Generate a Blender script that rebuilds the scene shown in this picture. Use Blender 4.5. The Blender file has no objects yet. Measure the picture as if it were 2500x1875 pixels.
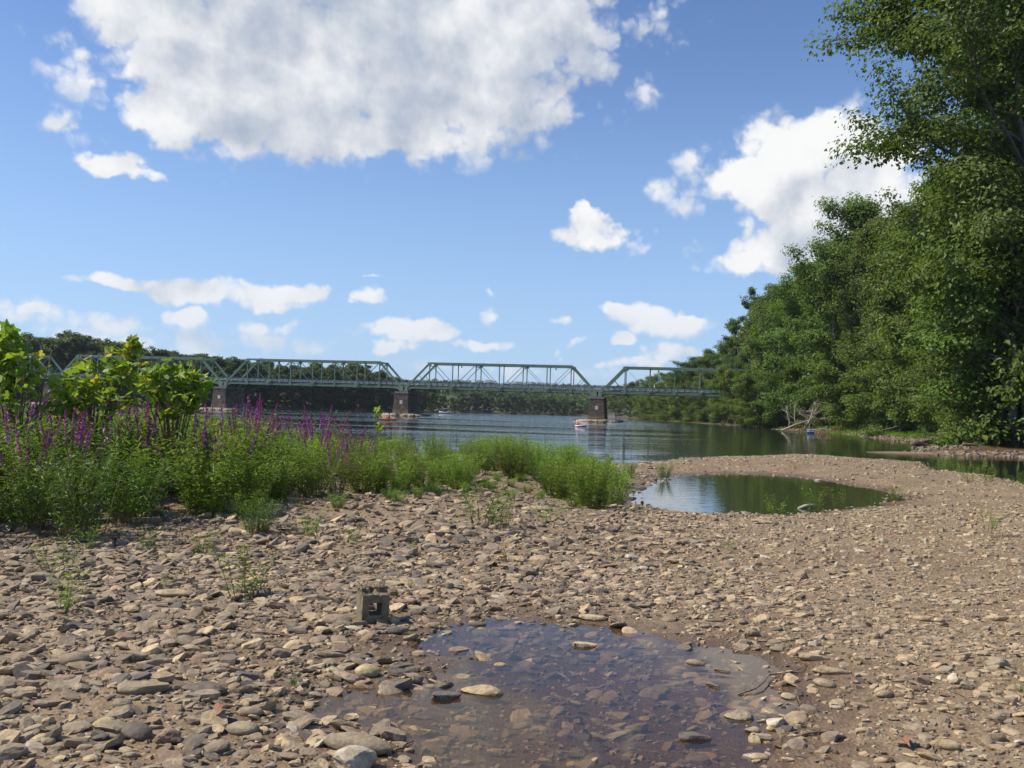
import bpy, bmesh, math, random
import numpy as np
from mathutils import Vector, Matrix

# ------------------------------------------------------------------ camera
CAM = np.array([0.0, 0.0, 1.95]); FS = 2246.0
PITCH = math.atan((1002.5 - 937.5) / FS); ROLL = math.atan(0.030)
_F = np.array([0, math.cos(PITCH), math.sin(PITCH)]); _R0 = np.array([1.0, 0, 0]); _U0 = np.array([0, -math.sin(PITCH), math.cos(PITCH)])
_R = math.cos(ROLL) * _R0 + math.sin(ROLL) * _U0
_U = -math.sin(ROLL) * _R0 + math.cos(ROLL) * _U0
S = bpy.context.scene
cd = bpy.data.cameras.new('camera'); cam = bpy.data.objects.new('camera', cd); S.collection.objects.link(cam)
cd.sensor_width = 36.0; cd.lens = 36.0 * FS / 2500.0; cd.clip_start = 0.05; cd.clip_end = 20000
M = Matrix.Identity(4)
for i in range(3):
    M[i][0] = _R[i]; M[i][1] = _U[i]; M[i][2] = -_F[i]; M[i][3] = CAM[i]
cam.matrix_world = M
S.camera = cam

def ray(px, py):
    return _F + (px - 1250) / FS * _R - (py - 937.5) / FS * _U
def G(px, py, z=0.0):          # photo pixel -> point on the level z
    d = ray(px, py); t = (z - CAM[2]) / d[2]
    return (CAM + t * d)[:2]
def AT(px, py, Y):             # photo pixel -> point at depth Y
    d = ray(px, py); return CAM + d * (Y / d[1])
def PIX(p):
    d = np.asarray(p, float) - CAM; f = d @ _F
    return 1250 + FS * (d @ _R) / f, 937.5 - FS * (d @ _U) / f

# ------------------------------------------------------------------ world, sun, exposure
SUN_EL = math.radians(49); SUN_AZ = math.radians(-91)      # azimuth from +Y, clockwise
sdir = Vector((math.sin(SUN_AZ) * math.cos(SUN_EL), math.cos(SUN_AZ) * math.cos(SUN_EL), math.sin(SUN_EL)))
sl = bpy.data.lights.new('sun', 'SUN'); sl.energy = 5.0; sl.angle = math.radians(0.53); sl.color = (1.0, 0.93, 0.80)
so = bpy.data.objects.new('sun', sl); S.collection.objects.link(so)
so.rotation_euler = (-sdir).to_track_quat('-Z', 'Y').to_euler(); so.location = (-60, 0, 80)
S.view_settings.view_transform = 'Standard'; S.view_settings.look = 'None'
S.view_settings.exposure = 0.28; S.view_settings.gamma = 1.0; S.view_settings.use_curve_mapping = False
S.render.engine = 'CYCLES'
S.cycles.use_denoising = True; S.cycles.use_adaptive_sampling = True; S.cycles.adaptive_threshold = 0.02
S.cycles.max_bounces = 8; S.cycles.diffuse_bounces = 3; S.cycles.glossy_bounces = 3; S.cycles.transmission_bounces = 4
S.cycles.transparent_max_bounces = 8; S.cycles.caustics_reflective = False; S.cycles.caustics_refractive = False

class NT:
    def __init__(s, t): s.t = t
    def n(s, typ, **kw):
        o = s.t.nodes.new(typ)
        for k, v in kw.items():
            if k == 'ins':
                for a, b in v.items():
                    if isinstance(b, bpy.types.NodeSocket): s.t.links.new(b, o.inputs[a])
                    else: o.inputs[a].default_value = b
            else: setattr(o, k, v)
        return o
    def math(s, op, a, b=None, c=None, clamp=False):
        o = s.t.nodes.new('ShaderNodeMath'); o.operation = op; o.use_clamp = clamp
        for i, v in enumerate((a, b, c)):
            if v is None: continue
            if isinstance(v, bpy.types.NodeSocket): s.t.links.new(v, o.inputs[i])
            else: o.inputs[i].default_value = v
        return o.outputs[0]
    def vm(s, op, a, b=None, c=None, out=0):
        o = s.t.nodes.new('ShaderNodeVectorMath'); o.operation = op
        for i, v in enumerate((a, b, c)):
            if v is None: continue
            if isinstance(v, bpy.types.NodeSocket): s.t.links.new(v, o.inputs[i])
            else: o.inputs[i].default_value = v
        return o.outputs[out]
    def mapr(s, v, a, b, c, d, kind='SMOOTHSTEP'):
        o = s.t.nodes.new('ShaderNodeMapRange'); o.interpolation_type = kind
        s.t.links.new(v, o.inputs[0])
        for i, x in enumerate((a, b, c, d)): 
            if isinstance(x, bpy.types.NodeSocket): s.t.links.new(x, o.inputs[i + 1])
            else: o.inputs[i + 1].default_value = x
        return o.outputs[0]
    def mix(s, f, a, b, typ='MIX'):
        o = s.t.nodes.new('ShaderNodeMix'); o.data_type = 'RGBA'; o.blend_type = typ
        for i, v in ((0, f), (6, a), (7, b)):
            if isinstance(v, bpy.types.NodeSocket): s.t.links.new(v, o.inputs[i])
            else: o.inputs[i].default_value = v if i == 0 else (*v[:3], 1)
        return o.outputs[2]
    def noise(s, vec, scale, detail=4, rough=0.55, dist=0.0, out=0):
        o = s.t.nodes.new('ShaderNodeTexNoise')
        if vec is not None: s.t.links.new(vec, o.inputs['Vector'])
        o.inputs['Scale'].default_value = scale; o.inputs['Detail'].default_value = detail
        o.inputs['Roughness'].default_value = rough; o.inputs['Distortion'].default_value = dist
        return o.outputs[out]
    def link(s, a, b): s.t.links.new(a, b)

# clouds: x, y, rx, ry of soft lumps by the direction in which they stand, strength
CL = [(620,170,420,200,1.1),(1000,140,460,225,1.15),(1230,40,240,170,1.05),(385,50,190,120,1.0),(415,265,140,95,1.05),(700,290,330,95,1.05),
 (900,325,360,62,.95),(1170,285,80,62,.9),(800,-130,760,220,1.2),(1390,90,110,90,.50),(290,10,140,60,.42),
 (1520,50,130,75,.22),(1595,45,50,50,.34),(1475,180,55,38,.30),(1440,245,48,30,.30),(1560,205,55,48,.26),(1300,240,90,50,.24),
 (150,285,46,26,.40),(255,245,24,26,.25),(212,335,32,26,.22),(275,408,85,36,.85),(345,432,60,20,.6),(222,398,48,30,.75),(320,392,36,28,.8),
 (1960,375,165,100,1.1),(1850,440,115,75,.9),(1740,390,80,34,.32),(1960,500,165,90,1.0),(1825,600,78,66,1.0),(1930,610,125,60,.95),(2100,480,150,200,1.1),(1740,440,70,35,.24),(1750,640,60,26,.24),
 (1425,587,100,28,.95),(1430,560,66,44,1.0),(1408,520,34,38,.95),(1442,532,34,30,.9),(1490,580,42,24,.75),
 (1600,470,70,28,.28),(1690,510,45,24,.22),(1580,575,70,16,.28),(1572,602,44,16,.28),(1695,580,44,32,.32),
 (320,692,130,22,.8),(480,715,170,38,.95),(600,722,160,36,.9),(700,722,95,28,.85),(768,716,24,24,.8),
 (890,725,48,27,.8),(905,672,20,6,.45),
 (80,768,130,34,.42),(60,790,160,40,.34),(250,795,220,36,.34),(450,776,55,24,.75),(600,800,170,20,.36),(300,835,340,30,.30),(720,835,330,26,.28),(85,755,45,18,.7),
 (1010,815,120,28,.8),(955,847,70,17,.7),(1170,847,80,14,.62),(1187,772,30,24,.62),(1205,710,14,20,.45),(1345,781,38,11,.45),
 (1585,780,100,34,.8),(1510,765,40,23,.8),(1625,805,115,32,.72),(1705,797,38,26,.95),(1510,833,40,18,.8),(1640,872,85,18,.62),(1550,888,90,14,.55),(1420,830,26,9,.5),(1372,853,14,13,.5),(1300,905,300,16,.25)]
w = bpy.data.worlds.new('World'); S.world = w; w.use_nodes = True
wt = w.node_tree; wt.nodes.clear(); W = NT(wt)
def n2d(N, vec, scale, detail, rough, dist=0.0, out=0):
    o = N.t.nodes.new('ShaderNodeTexNoise'); o.noise_dimensions = '2D'; N.link(vec, o.inputs['Vector'])
    o.inputs['Scale'].default_value = scale; o.inputs['Detail'].default_value = detail; o.inputs['Roughness'].default_value = rough; o.inputs['Distortion'].default_value = dist
    return o.outputs[out]
def lumps(N, P, sel, grow=1.16):           # three lumps at a time, one in each component
    sx = N.n('ShaderNodeSeparateXYZ', ins={0: P}); acc = None
    U3 = N.n('ShaderNodeCombineXYZ', ins={i: sx.outputs[0] for i in range(3)}).outputs[0]
    V3 = N.n('ShaderNodeCombineXYZ', ins={i: sx.outputs[1] for i in range(3)}).outputs[0]
    L = []
    for (x, y, rx, ry, k) in sel:
        d = ray(x, y); d = d / np.linalg.norm(d); u = math.atan2(d[0], d[1]); v = math.asin(d[2])
        c = math.cos(u) ** 1.5; a = math.sqrt(k) / (grow * rx / FS * c); b = math.sqrt(k) / (grow * ry / FS * c)
        L.append((a, -u * a, b, -v * b, k))
    while len(L) % 3: L.append(L[-1])
    for i in range(0, len(L), 3):
        a, ao, b, bo, k = zip(*L[i:i + 3])
        A = N.vm('MULTIPLY_ADD', U3, a, ao); B = N.vm('MULTIPLY_ADD', V3, b, bo)
        q = N.vm('SUBTRACT', k, N.vm('MULTIPLY_ADD', A, A, N.vm('MULTIPLY', B, B)))
        acc = q if acc is None else N.vm('MAXIMUM', acc, q)
    o = N.n('ShaderNodeSeparateXYZ', ins={0: acc}).outputs
    return N.math('MAXIMUM', o[0], N.math('MAXIMUM', o[1], o[2]))
tc = W.n('ShaderNodeTexCoord'); nv = W.vm('NORMALIZE', tc.outputs['Generated'])
sp = W.n('ShaderNodeSeparateXYZ', ins={0: nv})
uu = W.math('ARCTAN2', sp.outputs[0], sp.outputs[1]); vv = W.math('ARCSINE', sp.outputs[2])
P = W.n('ShaderNodeCombineXYZ', ins={0: uu, 1: vv, 2: 0.0}).outputs[0]
wn = n2d(W, P, 13.0, 4, .58, out=1); Pw = W.vm('ADD', P, W.vm('MULTIPLY_ADD', wn, (.060, .036, 0), (-.030, -.018, 0)))
acc = lumps(W, Pw, CL)
# the same kind of fair-weather cumulus all round the rest of the sky
far = W.mapr(W.math('MAXIMUM', W.math('ABSOLUTE', uu), W.math('ADD', vv, .12)), .60, .78, 0, 1)
gen = W.mapr(n2d(W, P, 2.6, 2, .5), .58, .76, -1.2, 1.1, 'LINEAR')
acc = W.math('MAXIMUM', acc, W.math('SUBTRACT', gen, W.math('MULTIPLY', W.math('SUBTRACT', 1.0, far), 3.0)))
f1 = n2d(W, P, 14.0, 6, .55); SH = (-.016, .020, 0)
f1b = n2d(W, W.vm('ADD', P, SH), 14.0, 5, .55)
def puffs(vec, scale):
    v = W.n('ShaderNodeTexVoronoi', voronoi_dimensions='2D', feature='F1', ins={'Vector': vec, 'Scale': scale, 'Randomness': 1.0})
    d = W.vm('MULTIPLY', W.vm('SUBTRACT', vec, v.outputs['Position']), (scale, scale, 0))     # from the middle of the puff outwards
    return W.math('SUBTRACT', .52, v.outputs['Distance']), W.vm('DOT_PRODUCT', d, (-.62, .78, 0), out=1)
wn2 = n2d(W, P, 60.0, 3, .55, out=1); Pf = W.vm('ADD', P, W.vm('MULTIPLY_ADD', wn2, (.020, .017, 0), (-.010, -.0085, 0)))
pa, sa = puffs(W.vm('MULTIPLY', Pf, (1, 1.25, 1)), 24.0); pb, sb = puffs(W.vm('MULTIPLY', Pf, (1, 1.2, 1)), 62.0)
bil = W.math('ADD', W.math('MULTIPLY', pa, .7), W.math('MULTIPLY', pb, .45))
f = W.math('ADD', W.math('MULTIPLY_ADD', f1, 1.2, -.72), bil)
D0 = W.math('ADD', acc, f)
big = [c for c in CL if c[4] >= .85 and c[2] > 60]
acc1 = lumps(W, W.vm('ADD', Pw, (-.032, .045, 0)), big)
alpha = W.math('MULTIPLY', W.math('MULTIPLY', W.mapr(D0, .0, .60, 0, 1), W.mapr(acc, -.25, .50, .30, 1.0)), W.mapr(vv, 0.0, .05, .35, 1.0))
thick = W.mapr(acc1, .10, 1.05, 0, 1)
lit = W.math('MULTIPLY', W.math('ADD', W.math('MULTIPLY', sa, .16), W.math('MULTIPLY', sb, .08)), W.mapr(acc, .15, .75, 1.0, .12))
shade = W.math('SUBTRACT', W.math('MULTIPLY', thick, .84), W.math('ADD', lit, W.math('ADD', W.math('MULTIPLY', W.math('SUBTRACT', f1, f1b), 2.0), W.math('MULTIPLY_ADD', n2d(W, P, 6.0, 2, .5), 1.3, -.62))))
shade = W.mapr(shade, -.25, 1.55, 0, 1)
ccol = W.mix(shade, (1.0, 1.0, 1.0), (.44, .51, .63))
low = W.mapr(vv, .0, .20, 1.0, 0.0)
ccol = W.mix(W.math('MULTIPLY', low, .5), ccol, (.60, .72, .90))
sky = W.n('ShaderNodeTexSky', sky_type='NISHITA', sun_disc=False)
sky.sun_elevation = SUN_EL; sky.sun_rotation = SUN_AZ % (2 * math.pi)
sky.altitude = 50; sky.air_density = 1.0; sky.dust_density = 0.15; sky.ozone_density = 3.0
skyc = W.mix(1.0, sky.outputs[0], (.93, 1.03, 1.22), 'MULTIPLY')
skyc = W.mix(W.math('MULTIPLY', W.mapr(vv, -.05, .42, 1.0, 0.0), .72), skyc, (3.4, 5.2, 7.9))
bg1 = W.n('ShaderNodeBackground', ins={0: skyc, 1: 0.098}); bg2 = W.n('ShaderNodeBackground', ins={0: ccol, 1: 0.80})
ms = W.n('ShaderNodeMixShader', ins={0: alpha, 1: bg1.outputs[0], 2: bg2.outputs[0]})
wo = W.n('ShaderNodeOutputWorld', ins={0: ms.outputs[0]})
w.cycles.sampling_method = 'NONE'

# ------------------------------------------------------------------ helpers
COL = S.collection
def link(o, parent=None):
    COL.objects.link(o)
    if parent is not None: o.parent = parent
    return o
def tag(o, label=None, cat=None, group=None, kind=None):
    if label: o['label'] = label
    if cat: o['category'] = cat
    if group: o['group'] = group
    if kind: o['kind'] = kind
    return o
def empty(name, loc=(0, 0, 0), rz=0.0):
    o = bpy.data.objects.new(name, None); o.location = loc; o.rotation_euler = (0, 0, rz); o.empty_display_size = .1
    return link(o)
def mesh(name, V, F, mats=None, smooth=False, attrs=None, mi=None):
    """F: int array (n,k) or list of such arrays"""
    me = bpy.data.meshes.new(name); V = np.asarray(V, np.float32)
    Fs = [np.asarray(f, np.int32) for f in (F if isinstance(F, list) and len(F) and isinstance(F[0], np.ndarray) else [F])]
    Fs = [f for f in Fs if f.size]
    me.vertices.add(len(V)); me.vertices.foreach_set('co', V.ravel())
    nl = sum(f.size for f in Fs); npo = sum(len(f) for f in Fs)
    me.loops.add(nl); me.loops.foreach_set('vertex_index', np.concatenate([f.ravel() for f in Fs]))
    tot = np.concatenate([np.full(len(f), f.shape[1], np.int32) for f in Fs])
    st = np.concatenate([[0], np.cumsum(tot)[:-1]]).astype(np.int32)
    me.polygons.add(npo); me.polygons.foreach_set('loop_start', st); me.polygons.foreach_set('loop_total', tot)
    if mi is not None: me.polygons.foreach_set('material_index', np.asarray(mi, np.int32))
    me.polygons.foreach_set('use_smooth', np.full(npo, bool(smooth)))
    for m in (mats if isinstance(mats, (list, tuple)) else [mats] if mats else []): me.materials.append(m)
    for k, (dt, a) in (attrs or {}).items():
        at = me.attributes.new(k, dt, 'POINT'); a = np.asarray(a, np.float32)
        at.data.foreach_set('value' if dt == 'FLOAT' else 'color' if dt == 'FLOAT_COLOR' else 'vector', a.ravel())
    me.update(calc_edges=True)
    return me
def obj(name, me, parent=None, loc=None, rot=None, scale=None):
    o = bpy.data.objects.new(name, me)
    if loc is not None: o.location = loc
    if rot is not None: o.rotation_euler = rot
    if scale is not None: o.scale = scale
    return link(o, parent)
def copy_tree(o, parent=None):
    c = o.copy(); link(c); c.parent = parent
    for ch in o.children: copy_tree(ch, c)
    return c
class MB:
    """collects shapes for one mesh"""
    def __init__(s): s.V = []; s.Q = []; s.T = []; s.n = 0
    def add(s, V, Q=None, T=None):
        s.V.append(np.asarray(V, float).reshape(-1, 3))
        if Q is not None and len(Q): s.Q.append(np.asarray(Q, int) + s.n)
        if T is not None and len(T): s.T.append(np.asarray(T, int) + s.n)
        s.n += len(s.V[-1]); return s
    def box(s, c, d, rz=0.0):
        c = np.asarray(c, float); h = np.asarray(d, float) / 2
        v = np.array([[x, y, z] for x in (-1, 1) for y in (-1, 1) for z in (-1, 1)]) * h
        ca, sa = math.cos(rz), math.sin(rz); v = np.stack([v[:, 0] * ca - v[:, 1] * sa, v[:, 0] * sa + v[:, 1] * ca, v[:, 2]], 1) + c
        return s.add(v, [[0, 1, 3, 2], [4, 6, 7, 5], [0, 4, 5, 1], [2, 3, 7, 6], [0, 2, 6, 4], [1, 5, 7, 3]])
    def bar(s, a, b, wd, ht, up=(0, 0, 1)):
        a = np.asarray(a, float); b = np.asarray(b, float); d = b - a; L = np.linalg.norm(d); d = d / L
        u = np.asarray(up, float); r = np.cross(d, u); r /= np.linalg.norm(r); u = np.cross(r, d)
        v = [p + r * i * wd / 2 + u * j * ht / 2 for p in (a, b) for i in (-1, 1) for j in (-1, 1)]
        return s.add(v, [[0, 1, 3, 2], [4, 6, 7, 5], [0, 4, 5, 1], [2, 3, 7, 6], [0, 2, 6, 4], [1, 5, 7, 3]])
    def tube(s, P, R, k=6, cap=True):
        P = np.asarray(P, float); n = len(P); R = np.broadcast_to(np.asarray(R, float), (n,))
        t = np.gradient(P, axis=0); t /= np.linalg.norm(t, axis=1)[:, None] + 1e-9
        ref = np.array([0, 0, 1.0]) if abs(t[:, 2]).mean() < .8 else np.array([1.0, 0, 0])
        r = np.cross(t, ref); r /= np.linalg.norm(r, axis=1)[:, None] + 1e-9; u = np.cross(r, t)
        an = np.arange(k) / k * 2 * math.pi
        v = P[:, None] + R[:, None, None] * (np.cos(an)[None, :, None] * r[:, None] + np.sin(an)[None, :, None] * u[:, None])
        i = np.arange(n - 1)[:, None] * k; j = np.arange(k)[None]
        q = np.stack([i + j, i + (j + 1) % k, i + k + (j + 1) % k, i + k + j], -1).reshape(-1, 4)
        s.add(v.reshape(-1, 3), q)
        if cap:
            b = s.n - n * k; m = k // 2 * 2
            for o in (0, (n - 1) * k):
                for c in range(1, k - 1):
                    s.T.append(np.array([[b + o, b + o + c, b + o + c + 1]]) if o else np.array([[b + o, b + o + c + 1, b + o + c]]))
        return s
    def mesh(s, name, mats, smooth=False, attrs=None):
        F = []
        if s.Q: F.append(np.concatenate(s.Q))
        if s.T: F.append(np.concatenate(s.T))
        return mesh(name, np.concatenate(s.V), F, mats, smooth, attrs)
    def build(s, name, mats, parent=None, smooth=False, loc=None, rot=None):
        return obj(name, s.mesh(name, mats, smooth), parent, loc, rot)

# ---- numpy noise
_h = np.random.default_rng(7).random((256, 256))
def vnoise(x, y):
    xi = np.floor(x).astype(int); yi = np.floor(y).astype(int); fx = x - xi; fy = y - yi
    fx = fx * fx * (3 - 2 * fx); fy = fy * fy * (3 - 2 * fy)
    a = _h[xi & 255, yi & 255]; b = _h[(xi + 1) & 255, yi & 255]; c = _h[xi & 255, (yi + 1) & 255]; d = _h[(xi + 1) & 255, (yi + 1) & 255]
    return a + (b - a) * fx + (c - a) * fy + (a - b - c + d) * fx * fy
def fbm(x, y, o=4):
    r = 0; am = .5
    for i in range(o): r = r + am * (vnoise(x + 17.3 * i, y - 9.1 * i) - .5); x = x * 2.03; y = y * 2.03; am *= .5
    return r
def sdf(poly, x, y):
    """positive inside"""
    p = np.asarray(poly, float); x = np.asarray(x, float); y = np.asarray(y, float)
    d = np.full(x.shape, 1e18); ins = np.zeros(x.shape, bool)
    for i in range(len(p)):
        a = p[i]; b = p[(i + 1) % len(p)]; e = b - a
        wx = x - a[0]; wy = y - a[1]; t = np.clip((wx * e[0] + wy * e[1]) / (e @ e + 1e-12), 0, 1)
        d = np.minimum(d, (wx - t * e[0]) ** 2 + (wy - t * e[1]) ** 2)
        c = ((a[1] <= y) & (b[1] > y)) | ((b[1] <= y) & (a[1] > y))
        with np.errstate(divide='ignore', invalid='ignore'):
            xs = a[0] + (y - a[1]) / (b[1] - a[1]) * e[0] if b[1] != a[1] else np.full(x.shape, -1e9)
        ins ^= c & (x < xs)
    return np.sqrt(d) * np.where(ins, 1, -1)
def smooth(a, b, t):
    t = np.clip((t - a) / (b - a), 0, 1); return t * t * (3 - 2 * t)

# ------------------------------------------------------------------ materials
def mat(name):
    m = bpy.data.materials.new(name); m.use_nodes = True; t = m.node_tree; t.nodes.clear(); N = NT(t)
    out = t.nodes.new('ShaderNodeOutputMaterial'); return m, N, out
def principled(N, out, col, rough, bump=None, bs=.3, bd=.02, **kw):
    b = N.n('ShaderNodeBsdfPrincipled')
    if isinstance(col, bpy.types.NodeSocket): N.link(col, b.inputs['Base Color'])
    else: b.inputs['Base Color'].default_value = (*col, 1)
    if isinstance(rough, bpy.types.NodeSocket): N.link(rough, b.inputs['Roughness'])
    else: b.inputs['Roughness'].default_value = rough
    for k, v in kw.items(): b.inputs[k].default_value = v
    if bump is not None:
        bp = N.n('ShaderNodeBump', ins={'Strength': bs, 'Distance': bd, 'Height': bump}); N.link(bp.outputs[0], b.inputs['Normal'])
    N.link(b.outputs[0], out.inputs[0]); return b
def noisy(name, c1, c2, scale=6, rough=.85, bs=.35, bd=.02, detail=6, c3=None, s2=None, obj_var=0.0, **kw):
    m, N, out = mat(name)
    tcn = N.n('ShaderNodeTexCoord').outputs['Object']
    n1 = N.noise(tcn, scale, detail, .6); c = N.mix(N.mapr(n1, .35, .65, 0, 1), c1, c2)
    if c3: n2 = N.noise(tcn, s2 or scale * .3, 4, .6); c = N.mix(N.mapr(n2, .5, .68, 0, 1), c, c3)
    if obj_var:
        oi = N.n('ShaderNodeObjectInfo'); hs = N.n('ShaderNodeHueSaturation', ins={'Color': c, 'Value': N.mapr(oi.outputs['Random'], 0, 1, 1 - obj_var, 1 + obj_var, 'LINEAR')}); c = hs.outputs[0]
    principled(N, out, c, rough, N.noise(tcn, scale * 3, detail, .65), bs, bd, **kw); return m
def leaf_mat(name, dark, light, extra=None, trans=.45, rough=.5, attr='lc', gloss=.35, tcol=(1.15, 1.25, .55), var=.18):
    m, N, out = mat(name)
    at = N.n('ShaderNodeAttribute', attribute_name=attr)
    oi = N.n('ShaderNodeObjectInfo')
    c = N.mix(at.outputs['Fac'], dark, light)
    if extra: c = N.mix(N.mapr(at.outputs['Fac'], .93, .97, 0, 1), c, extra)
    hs = N.n('ShaderNodeHueSaturation', ins={'Color': c, 'Hue': N.mapr(oi.outputs['Random'], 0, 1, .485, .515, 'LINEAR'), 'Value': N.mapr(oi.outputs['Random'], 0, 1, 1 - var, 1 + var, 'LINEAR')})
    c = hs.outputs[0]
    b = N.n('ShaderNodeBsdfPrincipled', ins={'Base Color': c, 'Roughness': rough, 'Specular IOR Level': gloss})
    tr = N.n('ShaderNodeBsdfTranslucent', ins={'Color': N.mix(1.0, c, tcol, 'MULTIPLY')})
    mx = N.n('ShaderNodeMixShader', ins={0: trans, 1: b.outputs[0], 2: tr.outputs[0]})
    N.link(mx.outputs[0], out.inputs[0]); return m
# ------------------------------------------------------------------ ground plan (shore lines from the photo, on the water level)
g = lambda pts, z=0.0: [tuple(G(x, y, z)) for x, y in pts]
k = 2500 / 2212
BAR_R = g([(2500, 1186), (2483, 1178), (2420, 1163), (2353, 1154), (2290, 1150), (2267, 1142), (2258, 1130), (2190, 1124), (2129, 1123), (2050, 1114), (1925, 1109), (1810, 1114), (1700, 1117), (1600, 1127), (1561, 1130)])
BAR = [(70, 16), (32, 19)] + BAR_R + [(5.0, 36.5), (2.0, 33.0), (-6, 30), (-16, 29), (-34, 31), (-70, 26), (-70, -40), (70, -40)]
POND = g([(x * k, y * k) for x, y in [(1352, 1088), (1375, 1060), (1400, 1043), (1440, 1031), (1500, 1026), (1560, 1023), (1640, 1025), (1700, 1028), (1760, 1034), (1800, 1041), (1860, 1052), (1910, 1062), (1952, 1072), (1935, 1081), (1870, 1095), (1780, 1106), (1740, 1109), (1700, 1114), (1650, 1112), (1600, 1110), (1540, 1110), (1480, 1107), (1420, 1099), (1380, 1096)]])
ZP = 0.43
PUD = g([(x * k, y * k) for x, y in [(620, 1556), (668, 1545), (690, 1512), (745, 1494), (830, 1496), (875, 1484), (905, 1472), (965, 1446), (1010, 1425), (960, 1418), (905, 1410), (885, 1398), (915, 1372), (960, 1352), (1005, 1348), (1045, 1335), (1065, 1326), (1090, 1334), (1130, 1341), (1200, 1353), (1270, 1350), (1310, 1358), (1370, 1364), (1420, 1382), (1470, 1394), (1540, 1402), (1600, 1410), (1645, 1428), (1672, 1444), (1684, 1458), (1655, 1478), (1690, 1500), (1726, 1522), (1680, 1534), (1690, 1548), (1640, 1553), (1618, 1572), (1600, 1590), (1660, 1612), (1640, 1640), (1655, 1668), (1680, 1720), (1500, 1780), (1150, 1790), (960, 1740), (900, 1668), (872, 1640), (868, 1612), (840, 1600), (828, 1570), (780, 1560), (720, 1552)]], ZP)
RB = g([(2900, 1107), (2500, 1108), (2400, 1107), (2300, 1103), (2271, 1100), (2250, 1092), (2235, 1082), (2180, 1075), (2129, 1068), (2090, 1062), (2048, 1058), (1980, 1056), (1909, 1050), (1850, 1043), (1779, 1038), (1700, 1033), (1600, 1026), (1540, 1021), (1480, 1018), (1420, 1015)])
RBANK = RB + [(60, 700), (900, 900), (900, 20), (90, 30)]
SPIT = g([(2560, 1119), (2500, 1117), (2350, 1112), (2200, 1109), (2129, 1106), (2129, 1103), (2200, 1104), (2350, 1107), (2560, 1110)])
FARB = g([(1480, 1016.5), (1400, 1014), (1300, 1011.5), (1200, 1009), (1130, 1007)]) + [tuple(AT(1060, 1000, 470)[:2]), tuple(AT(960, 1000, 415)[:2]), tuple(AT(820, 1000, 370)[:2]), tuple(AT(690, 1000, 345)[:2]), tuple(AT(400, 1000, 330)[:2]), tuple(AT(0, 1000, 325)[:2]), (-420, 335), (-1500, 500), (-6000, 900), (-6000, 9000), (6000, 9000), (6000, 900), (900, 860), (60, 690)]

def zt(x, y):
    x = np.asarray(x, float); y = np.asarray(y, float)
    far = (y > 62) | (abs(x) > 70) | (y < -35)
    z = np.full(x.shape, -1.2)
    wob = fbm(x * .35, y * .35) * 1.1
    nn = ~far
    if nn.any():
        X = x[nn]; Y = y[nn]; wb = fbm(X * .9, Y * .9, 4) * .9
        s = np.minimum(sdf(BAR, X, Y), -sdf(POND, X, Y)) + (wb * .5 + fbm(X * 2.3, Y * 1.3, 3) * .9) * smooth(8, 18, Y)
        zz = np.where(s > 0, .47 * (1 - np.exp(-np.maximum(s, 0) / 6.5)), np.maximum(s * .07, -.8))
        # the overgrown part lies a little higher
        zz += .16 * smooth(1.5, -2.5, X - .12 * (Y - 10)) * smooth(9, 13, Y) * smooth(0, 3, s)
        sp = sdf(SPIT, X, Y); zz = np.maximum(zz, np.where(sp > -6, np.minimum(.10, .02 + sp * .06), -9))
        rb = sdf(RBANK, X, Y); zz = np.maximum(zz, np.where(rb > 0, np.minimum(rb * .10, .25 + rb * .22) , rb * .12 - .001)) if (rb > -6).any() else zz
        bump = fbm(X * 1.3, Y * 1.3, 3) * .07 + fbm(X * 5, Y * 5, 3) * .022
        dp = sdf(PUD, X, Y) + fbm(X * 5, Y * 5, 3) * .10      # >0 inside the puddle
        pz = np.where(dp > 0, ZP - .055 * (1 - np.exp(-np.maximum(dp, 0) / .22)), ZP + .05 * (1 - np.exp(np.minimum(dp, 0) / .7)))
        wgt = smooth(2.2, .35, -dp)
        zz = (zz + bump * smooth(0, .8, np.maximum(s, 0.0))) * (1 - wgt) + (pz + bump * .30) * wgt
        z[nn] = zz
    if far.any():
        X = x[far]; Y = y[far]; wb = wob[far]
        r = sdf(RBANK, X, Y) + wb; f = sdf(FARB, X, Y) + wb * 3
        zr = np.where(r > 0, np.minimum(np.minimum(.10 * r, .2 + r * .22), 3.5 + r * .03), r * .12)
        zf = np.where(f > 0, np.minimum(.25 * f, 2.2) + 7 * smooth(14, 70, f) + 46 * smooth(60, 1400, f) * (.75 + .9 * fbm(X * .0025, Y * .0025, 3)), f * .1)
        z[far] = np.clip(np.maximum(zr, zf), -1.5, 400)
    return z
def z1(x, y): return float(zt(np.array([x]), np.array([y]))[0])

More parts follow.
